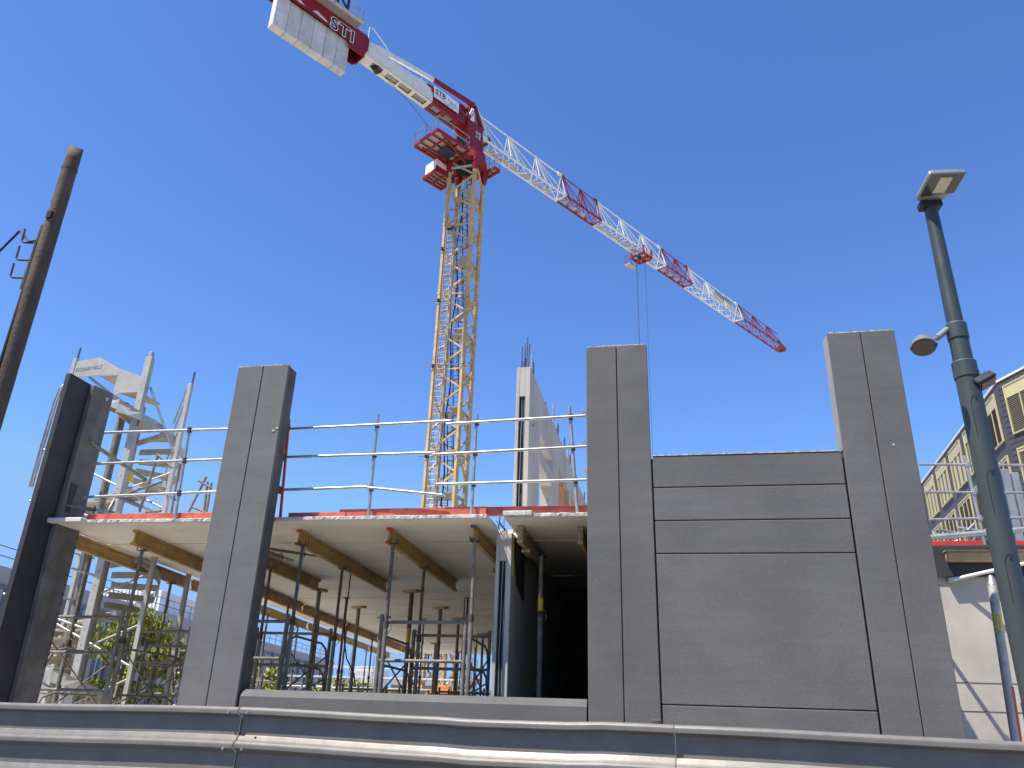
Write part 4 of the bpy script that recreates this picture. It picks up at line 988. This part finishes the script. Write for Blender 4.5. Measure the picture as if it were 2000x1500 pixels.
# trolley, ropes and hook
tr = MB(); X0, X1 = 21.9, 23.3
for s in (-1,1):
    tr.bar((X0,s*.72,42.85),(X1,s*.72,42.85),.14,.2)
    for x in (X0+.08,X1-.08): tr.bar((x,s*.72,42.8),(x,s*.72,43.75),.16,.16,(0,1,0))
for x in (X0,X1): tr.bar((x,-.72,42.85),(x,.72,42.85),.16,.2)
tr.bar((22.6,-.72,42.75),(22.6,.72,42.75),.3,.24)
tro = bld_part(tr, 'trolley', 'crane_red', bevel=.02)
bld_part(MB().box(X0-.05,X1-.3,.85,1.45,42.3,42.36), 'basket_floor', 'mesh_floor', tro)
bk = MB()
for (x,y) in ((X0,.85),(X0,1.45),(X1-.3,1.45),(X1-.3,.85)): bk.tube((x,y,42.33),(x,y,43.35),.025,6)
for z in (42.8,43.35): bk.tube((X0,1.45,z),(X1-.3,1.45,z),.022,6); bk.tube((X0,.85,z),(X0,1.45,z),.022,6)
bld_part(bk, 'basket_rail', 'crane_red', tro)
for s in (-1,1): bld_part(MB().disc((22.6+s*.35,0,42.8), .26, (0,1,0), .14, 14), 'sheave', 'crane_dark', tro)
for dx, dy in ((-.35,.35),(-.22,.38),(.45,-.1)): bld_part(MB().tube((22.6+dx,dy,42.7),(22.6+dx,dy,9.6),.014,5), 'hoist_rope', 'rope', tro)
hk = MB(); hk.box(22.15,23.1,-.14,.4,8.7,9.6); hko = bld_part(hk, 'hook_block', 'crane_red', tro, bevel=.08)

# ================================================================ UTILITY POLE
Yp = 7.5; pt_ = P(148,292,Y=Yp)
up_ = thing('utility_pole', 'weathered wooden utility pole with steel hooks and cables', 'utility pole', (pt_.x, Yp, 0))
mb = MB(); n = 18; rows = 46; r0, r1 = .155, .092
for k in range(rows+1):
    z = pt_.z*k/rows; r = r0+(r1-r0)*k/rows
    for j in range(n):
        a = j*2*math.pi/n; q = r*(1+.035*math.sin(3*a+k*.15)+.02*rnd.uniform(-1,1))
        mb.v.append(V((pt_.x+q*math.cos(a), Yp+q*math.sin(a), z+(.02*math.sin(2*a) if k == rows else 0))))
for k in range(rows):
    for j in range(n): mb.f.append((k*n+j, k*n+(j+1)%n, (k+1)*n+(j+1)%n, (k+1)*n+j))
mb.f.append(tuple((rows*n+j) for j in range(n)))
shaft = mb.build('shaft', 'pole_wood', up_, smooth=True)
MB().disc((pt_.x,Yp,pt_.z-.35), .101, (0,0,1), .03, 18).build('steel_band', 'rust', up_)
MB().box(pt_.x-.02,pt_.x+.05,Yp-.12,Yp-.085,pt_.z-1.22,pt_.z-1.12).build('notch', 'hole', up_)
MB().tube((pt_.x+.02,Yp-.1,pt_.z-1.12),(pt_.x+.03,Yp-.16,pt_.z-.98),.008,6).build('spike', 'galv', up_)
pk = MB().bar((pt_.x-.14,Yp-.02,pt_.z-2.25),(pt_.x-.12,Yp-.02,pt_.z-1.28),.03,.05).build('hook_rail', 'rust', up_)
hooks = []
for k in range(3):
    z = pt_.z-1.55-.27*k; x = pt_.x-.13
    MB().path([(x,Yp-.02,z),(x-.2,Yp-.03,z+.02),(x-.24,Yp-.03,z+.05),(x-.25,Yp-.03,z+.24)], .014, 6).build('hook', 'rust', pk)
    hooks.append(V((x-.1,Yp-.05,z)))
h0 = hooks[0]
MB().path([h0, P(40,450,Y=7.6), P(0,490,Y=7.7), P(-500,960,Y=9)], .016, 6).build('overhead_cable', 'cable', up_)
MB().path([h0+V((.02,-.02,0)), P(72,470,Y=7.42), P(40,580,Y=7.40), P(5,690,Y=7.38), P(-60,900,Y=7.36), V((pt_.x-.16,7.36,.1))], .016, 6).build('drop_cable', 'cable', up_)

# ================================================================ STREET LAMP
Yl = 6.2; lt = P(1818,408,Y=Yl)
lp = thing('street_lamp', 'dark green street lamp post with flat lamp head behind the hoarding', 'street lamp', (lt.x, Yl, .12))
zc1, zc2 = P(1862,640,Y=Yl).z, P(1880,712,Y=Yl).z
segs = [(.12, zc2-.02, .088, .082), (zc2-.03, zc1-.02, .074, .070), (zc1-.03, lt.z, .063, .052)]
for a, b, ra, rb in segs: MB().tube((lt.x,Yl,a),(lt.x,Yl,b),ra,24,rb).build('post', 'lamp_green', lp, smooth=True)
for z, r in ((zc2-.06,.0895),(zc1-.05,.079)):
    c_ = MB().tube((lt.x,Yl,z-.06),(lt.x,Yl,z+.07),r,24).build('collar', 'lamp_green', lp, smooth=True)
    MB().tube((lt.x,Yl,z+.07),(lt.x,Yl,z+.076),r*.97,24).build('collar_rim', 'galv', c_)
for zz in (P(1897,785,Y=Yl).z, P(1930,930,Y=Yl).z, P(1964,1095,Y=Yl).z):
    MB().tube((lt.x+.005,Yl-.0885,zz),(lt.x+.005,Yl-.07,zz),.008,8).build('bolt_hole', 'hole', lp)
    dr = MB(); dr.path([(lt.x+.0-.038,Yl-.078,zz-.30),(lt.x-.038,Yl-.079,zz-.02),(lt.x-.02,Yl-.086,zz+.025),(lt.x+.005,Yl-.088,zz+.03),(lt.x+.03,Yl-.083,zz+.02)], .0016, 4); dr.build('hatch_edge', 'hole', lp)
MB().tube((lt.x,Yl,1.2),(lt.x,Yl,1.95),.0905,24).build('mesh_wrap', 'mesh_black', lp, smooth=True)
MB().tube((lt.x,Yl,1.66),(lt.x,Yl,1.76),.0925,24).build('orange_band', 'orange_band', lp, smooth=True)
# flat head: corners from the photograph on a tilted plane at the post
hz = lt.z+.06
ctr = V((lt.x+.055, Yl-.32, hz+.035)); 
hx = V((1,.12,.03)).normalized(); hy = V((.1,-1,.12)).normalized(); hy = (hy-hx*hy.dot(hx)).normalized(); hn = hx.cross(hy).normalized()
if hn.z < 0: hn = -hn
def hp(u, v, w): return ctr+hx*u+hy*v+hn*w
hb = MB(); prof = [(-.13,-.30),(-.15,-.26),(-.15,.03),(.15,.03),(.15,-.21),(.11,-.24),(.09,-.30)]
hb.prism([hp(u,v,0) for u,v in prof], hn*.05)
hd_ = hb.build('lamp_head', 'lamp_grey', lp, bevel=.012)
MB().prism([hp(u*.96,v*.97,.05) for u,v in ((-.12,-.24),(-.12,.0),(.12,.0),(.11,-.2))], hn*.035).build('lamp_cover', 'lamp_grey', hd_, bevel=.012)
MB().prism([hp(u,v,-.004) for u,v in ((-.132,-.235),(-.132,.018),(.132,.018),(.132,-.20))], hn*.003).build('lamp_glass', 'lens', hd_)
MB().prism([hp(u,v,-.0075) for u,v in ((-.05,-.19),(-.05,-.01),(.05,-.01),(.05,-.19))], hn*.003).build('led_plate', 'led', hd_)
MB().obox(hp(-.02,-.33,-.02), hx*.09, hy*.05, hn*.035).build('hinge', 'black', hd_, bevel=.01)
MB().tube(V((lt.x,Yl,lt.z-.02)), hp(-.02,-.33,-.01), .045, 12).build('spigot', 'lamp_green', lp)
# two floodlights clamped to the post
fl = thing('floodlight', 'round silver floodlight on a short arm clamped to the lamp post', 'floodlight', (lt.x-.08, Yl, zc1-.1), None)
a = V((lt.x-.075, Yl-.01, zc1-.02)); b = P(1830,660,Y=6.12)
MB().tube(a, b, .026, 12).build('arm', 'lamp_grey', fl, smooth=True)
c = P(1803,673,Y=6.0); ax = V((-.12,-.42,-.90)).normalized()
MB().tube(b, c-ax*.02, .016, 10).build('swivel', 'galv', fl)
MB().disc(c, .078, ax, .05, 24, .090).build('lamp_head', 'back_dark', fl, smooth=True)
MB().disc(c-ax*.05, .04, ax, .05, 24, .078).build('lamp_back', 'galv', fl, smooth=True)
MB().disc(c+ax*.028, .091, ax, .010, 24).build('lamp_rim', 'back_dark', fl)
MB().disc(c+ax*.035, .079, ax, .006, 24).build('lamp_glass', 'lens', fl)
for s in (-1,1): MB().disc(c+ax*.02+ax.cross(V((0,0,1))).normalized()*.085*s, .012, ax, .03, 8).build('clip', 'black', fl)
f2 = thing('floodlight', 'small black box floodlight on the far side of the lamp post', 'floodlight', (lt.x+.1, Yl, zc2))
a = V((lt.x+.08, Yl, zc2-.06)); b = P(1908,740,Y=6.2)
MB().tube(a, b, .02, 10).build('arm', 'lamp_green', f2, smooth=True)
c = P(1922,745,Y=6.15); ex = V((.8,.1,.45)).normalized(); ey = V((-.1,-.85,.5)); ey = (ey-ex*ey.dot(ex)).normalized(); ez = ex.cross(ey)
MB().obox(c, ex*.085, ey*.055, ez*.036).build('lamp_head', 'black', f2, bevel=.01)
MB().obox(c+ez*(-.039 if ez.z > 0 else .039), ex*.06, ey*.036, ez*.003).build('lamp_glass', 'lens', f2)
for k in range(4): MB().obox(c+ez*(.042 if ez.z > 0 else -.042)+ex*(-.05+.033*k), ex*.005, ey*.04, ez*.008).build('cooling_fin', 'black', f2)

# ================================================================ DARK BUILDING ON THE RIGHT
def wall_plane(p, q):                                  # p, q: roof corners (x, y)
    p, q = V((p[0],p[1],0)), V((q[0],q[1],0)); d = (q-p).normalized(); n = V((d.y,-d.x,0))
    return p, d, n
RZ = 18.3; RK = (RZ-1.75)/12.25
rcorner = P(1945,745,Z=RZ); rfar = P(1805,935,Z=RZ); rnear = P(2000,716,Z=RZ)
rb = thing('dark_building', 'dark slate clad building with brass window frames behind the terrace', 'building', (rcorner.x+4, rcorner.y, 0))
dB = V((rfar.x-rcorner.x, rfar.y-rcorner.y, 0)).normalized(); dA = V((rnear.x-rcorner.x, rnear.y-rcorner.y, 0)).normalized()
A0 = V((rcorner.x, rcorner.y, 0)); AN = A0+dA*12; BF = A0+dB*42
core = MB(); poly = [AN, A0, BF, BF+V((14,0,0)), AN+V((14,0,0))]
core.prism([p for p in poly], V((0,0,RZ-.1)))
wallo = core.build('wall', 'slate', rb)
MB().prism([p+V((-.06 if i < 3 else 0, -.02, RZ-.1)) for i, p in enumerate(poly)], V((0,0,.1))).build('roof_edge', 'back_white', rb)
def on_wall(px, py, d):
    n = V((d.y,-d.x,0)); r = ray(px,py); t = (A0-CAM).dot(n)/r.dot(n); p = CAM+r*t; return ((p-A0).dot(d), p.z)
def window(d, s0, s1, z0, z1, head, slats, par=wallo):
    n = V((d.y,-d.x,0)); 
    if n.x > 0: n = -n
    def q(s, o, z): return A0+d*s+n*o+V((0,0,z))
    def pr(s0, s1, z0, z1, o0, o1, name, m, parent):
        return MB().prism([q(s0,o0,z0), q(s1,o0,z0), q(s1,o0,z1), q(s0,o0,z1)], n*(o1-o0)).build(name, m, parent)
    w = pr(s0, s1, z0, z1, .004, .02, 'window', 'blind_dark', rb)
    pr(s0+.07, s1-.07, z1-head, z1-.07, .02, .075, 'head_panel', 'brass', w)
    for a, b in ((s0,s0+.07),(s1-.07,s1)): pr(a, b, z0, z1, .02, .11, 'frame', 'brass', w)
    pr(s0+.07, s1-.07, z1-.07, z1, .02, .11, 'frame', 'brass', w); pr(s0+.07, s1-.07, z0, z0+.06, .02, .11, 'frame', 'brass', w)
    for k in (1,2): a = s0+(s1-s0)*k/3; pr(a-.03, a+.03, z0+.06, z1-head, .02, .085, 'mullion', 'brass', w)
    if slats:
        mb = MB(); z = z0+.1
        while z < z1-head-.03:
            mb.prism([q(s0+.07,.025,z+.045), q(s1-.07,.025,z+.045), q(s1-.07,.06,z), q(s0+.07,.06,z)], V((0,0,.006))); z += .085
        mb.build('blind', 'blind', w)
    else:
        pr(s0+.07, s1-.07, z0+.06, z1-head, .021, .026, 'pane', 'glass', w)
        for k in range(3):
            a = s0+(s1-s0)*k/3+.05; b_ = a+(s1-s0)/3*.45
            pr(a+.03, b_, z0+.06, z1-head, .028, .04, 'shutter', 'brass', w)
# window grid measured on the wall plane
for row in range(5):
    zt = 1.75+(13.67-2.44*row-1.75)*RK; hh = 1.9*RK if row == 0 else 1.85*RK; head = .50*RK if row == 0 else .16*RK
    for k in range(11):
        s0 = (.42+2.72*k-(.02*k if k < 2 else .06))*RK
        window(dB, s0, s0+1.96*RK, zt-hh, zt, head, k < 1 or row > 0)
    for k in range(3):
        s0 = (.31+k*2.7)*RK
        window(dA, s0, s0+2.0*RK, zt-hh, zt, head, True)
# cladding courses as real laps on the near wall
nA = V((dA.y,-dA.x,0)); nA = -nA if nA.x > 0 else nA
nB = V((dB.y,-dB.x,0)); nB = -nB if nB.x > 0 else nB
for k in range(52):
    z = 3.0+k*.29
    MB().prism([A0+nA*.001+V((0,0,z)), AN+nA*.001+V((0,0,z)), AN+nA*.02+V((0,0,z)), A0+nA*.02+V((0,0,z))], V((0,0,.02))).build('cladding_lap', 'slate', wallo)

# ================================================================ GREY BUILDING FAR LEFT
LZ = 9.0
l0 = P(0,1104,Z=LZ); l1 = P(648,1291,Z=LZ)
l0 = V((l0.x,l0.y,0)); l1 = V((l1.x,l1.y,0)); dl = (l1-l0).normalized(); nl = V((dl.y,-dl.x,0))
lb = thing('grey_building', 'long pale grey building with dark pilasters beyond the stair tower', 'building', l0+dl*30)
Ls = l0-dl*14; Le = l0+dl*86
wl_ = MB(); wl_.prism([Ls, Le, Le-nl*14, Ls-nl*14], V((0,0,LZ))); wlo = wl_.build('wall', 'back_grey', lb)
def lw_(s0, s1, z0, z1, o0, o1, name, m, par):
    a = l0+dl*s0; b = l0+dl*s1
    return MB().prism([a+nl*o0+V((0,0,z0)), b+nl*o0+V((0,0,z0)), b+nl*o0+V((0,0,z1)), a+nl*o0+V((0,0,z1))], nl*(o1-o0)).build(name, m, par)
for k in range(25):
    s = -13+k*3.9
    lw_(s, s+1.0, 0, 8.0, .004, .22, 'pilaster', 'back_dark', lb)
    for z in (6.0, 3.2, .6):
        w = lw_(s+1.3, s+3.4, z, z+1.75, .004, .03, 'window', 'glass', lb)
        lw_(s+1.3, s+2.1, z, z+1.75, .03, .06, 'shutter', 'back_grey', w)
        lw_(s+2.7, s+2.78, z, z+1.75, .03, .06, 'mullion', 'back_white', w)
        lw_(s+1.0, s+3.9, z+1.76, z+2.0, .0045, .10, 'lintel', 'back_dark', w)
rail_ = MB()
for k in range(40):
    p = l0+dl*(-13+k*2.4)+V((0,0,LZ)); rail_.tube(p, p+V((0,0,1.1)), .03, 5)
for z in (.55,1.1): rail_.tube(Ls+V((0,0,LZ+z)), Le+V((0,0,LZ+z)), .028, 5)
rail_.build('roof_rail', 'rope', lb)
def on_l(px, py, off):
    r = ray(px, py); q0 = l0-nl*off; t = (q0-CAM).dot(nl)/r.dot(nl); p = CAM+r*t; return (p-l0).dot(dl), p.z
sB, zB = on_l(318, 1153, 1.5)
ph = MB(); a = l0+dl*sB; b = l0+dl*(sB+14)
ph.prism([a-nl*1.5, b-nl*1.5, b-nl*8, a-nl*8], V((0,0,zB-LZ)))
for v in ph.v: v.z += LZ
pho = ph.build('penthouse', 'back_white', lb)
for k in range(18):
    c = a-nl*(1.6+k*.36); MB().bar(c-dl*.04+V((0,0,LZ+.05)), c-dl*.04+V((0,0,zB-.05)), .12, .08, (0,1,0)).build('sheet_rib', 'back_white', pho)
# small far buildings seen between the props
fb_ = thing('site_cabin', 'white corrugated site cabin seen far off between the props', 'cabin', (-26, 74, 0))
a = P(700,1306,Y=74); b = P(760,1306,Y=74)
MB().box(a.x-.4, a.x+1.6, 74, 78, 0, a.z).build('wall', 'back_white', fb_)
for k in range(10): 
    x = a.x-.4+k*.2; MB().box(x, x+.1, 73.93, 73.998, .2, a.z-.1).build('sheet_rib', 'back_white', fb_)
f3 = thing('far_building', 'low blue grey building far off between the props', 'building', (-20, 95, 0))
a = P(765,1320,Y=95); b = P(905,1320,Y=95)
MB().box(a.x, b.x, 95, 103, 0, a.z-1.0).build('wall', 'back_grey', f3)
MB().prism([(a.x-.4,94.5,a.z-1.0),(b.x+.4,94.5,a.z-1.0),(b.x+.4,99,a.z+.2),(a.x-.4,99,a.z+.2)], (0,4,0)).build('roof', 'back_dark', f3)
for k in range(6): MB().box(a.x+.8+k*1.5, a.x+1.7+k*1.5, 94.95, 94.995, 2.2, 3.7).build('window', 'glass', f3)
fo = thing('formwork_stack', 'orange brown formwork panels stacked far off behind the props', 'formwork', (-14, 41.5, .95))
a = P(832,1345,Y=41.5); b = P(885,1345,Y=41.5)
for k in range(3): MB().box(a.x+.1*k, b.x-.2*k, 41.5+.35*k, 41.8+.35*k, .95, 2.75+.2*k).build('panel', 'orange', fo, bevel=.02)
for k in range(4): MB().box(a.x+.2+k*.45, a.x+.3+k*.45, 41.42, 41.498, .95, 2.7).build('stiffener', 'crane_yellow', fo)
# rubble-faced concrete block seen beside the corner pillar
mb = MB(); a = P(92,1293,Y=19); b = P(132,1322,Y=19); 
mb.prism([(a.x-.05,19,1.0),(a.x,19,a.z),(b.x,19,b.z),(b.x+.05,19,1.0)], (0,.3,0))
o = mb.build('concrete_ramp', 'flank', bevel=.03); tag(o, 'sloped rough concrete block behind the shoring by the corner pillar', 'block')
o.location.z = .95

# ================================================================ TREES
def tree(name, label, x, y, h, crown_r, crown_h, leaf, n, seed, base=0.0, leafsize=.16):
    rn = random.Random(seed)
    root = thing(name, label, 'tree', (x,y,base))
    t = MB(); top = V((x+.1,y,base+h*.62)); t.tube((x,y,base),(x+.05,y,base+h*.35),.13,10,.09); t.tube((x+.05,y,base+h*.35),top,.09,8,.03)
    cl_ = []
    for k in range(26):
        a = rn.uniform(0,2*math.pi); u = rn.uniform(-1,1); rr_ = crown_r*(1-.25*abs(u))*rn.uniform(.35,1.0)
        c = V((x+rr_*math.cos(a), y+rr_*math.sin(a), base+h-crown_h/2+u*crown_h/2*.92))
        cl_.append((c, rn.uniform(.3,.62)*crown_r*.62))
        s = V((x+.04,y,base+h*rn.uniform(.25,.6))); t.tube(s, s.lerp(c,.9), .03, 5, .008)
    t.build('trunk', 'bark', root, smooth=True)
    lm = MB()
    for k in range(n):
        c, r = rn.choice(cl_)
        d = V((rn.gauss(0,1),rn.gauss(0,1),rn.gauss(0,1))).normalized()*r*rn.random()**.4
        p = c+d; q = V((rn.gauss(0,1),rn.gauss(0,1),rn.gauss(0,.6)+.3)).normalized(); e = q.cross(V((rn.random(),rn.random(),.1))).normalized(); g_ = q.cross(e)
        s = leafsize*rn.uniform(.6,1.25)
        lm.add([p-e*s*.5, p+g_*s*.32, p+e*s*.5, p-g_*s*.32], [(0,1,2,3)])
    lm.build('crown', leaf, root)
a = P(245,1350,Y=24)
tree('young_tree', 'yellow green young tree behind the stair tower', a.x-.1, 24.0, 4.55, 1.65, 3.6, 'leaf', 9000, 5, .0)
tree('young_tree', 'small yellow green tree glimpsed left of the corner pillar', P(12,1340,Y=26).x, 26.0, 3.9, 1.3, 2.6, 'leaf', 3500, 9, .0)
tree('far_tree', 'round green bush far off between the props', P(650,1350,Y=60).x, 60, 3.7, 2.2, 2.6, 'leaf', 3500, 11, .0, .3)
tree('far_tree', 'small green bush beside the white site cabin', P(735,1350,Y=58).x, 58, 3.4, 1.7, 2.2, 'leaf', 2500, 12, .0, .3)
tree('far_tree', 'yellow green bush behind the left grey pillar', P(496,1335,Y=26).x, 26, 3.2, .9, 2.0, 'leaf', 2500, 13, .0)
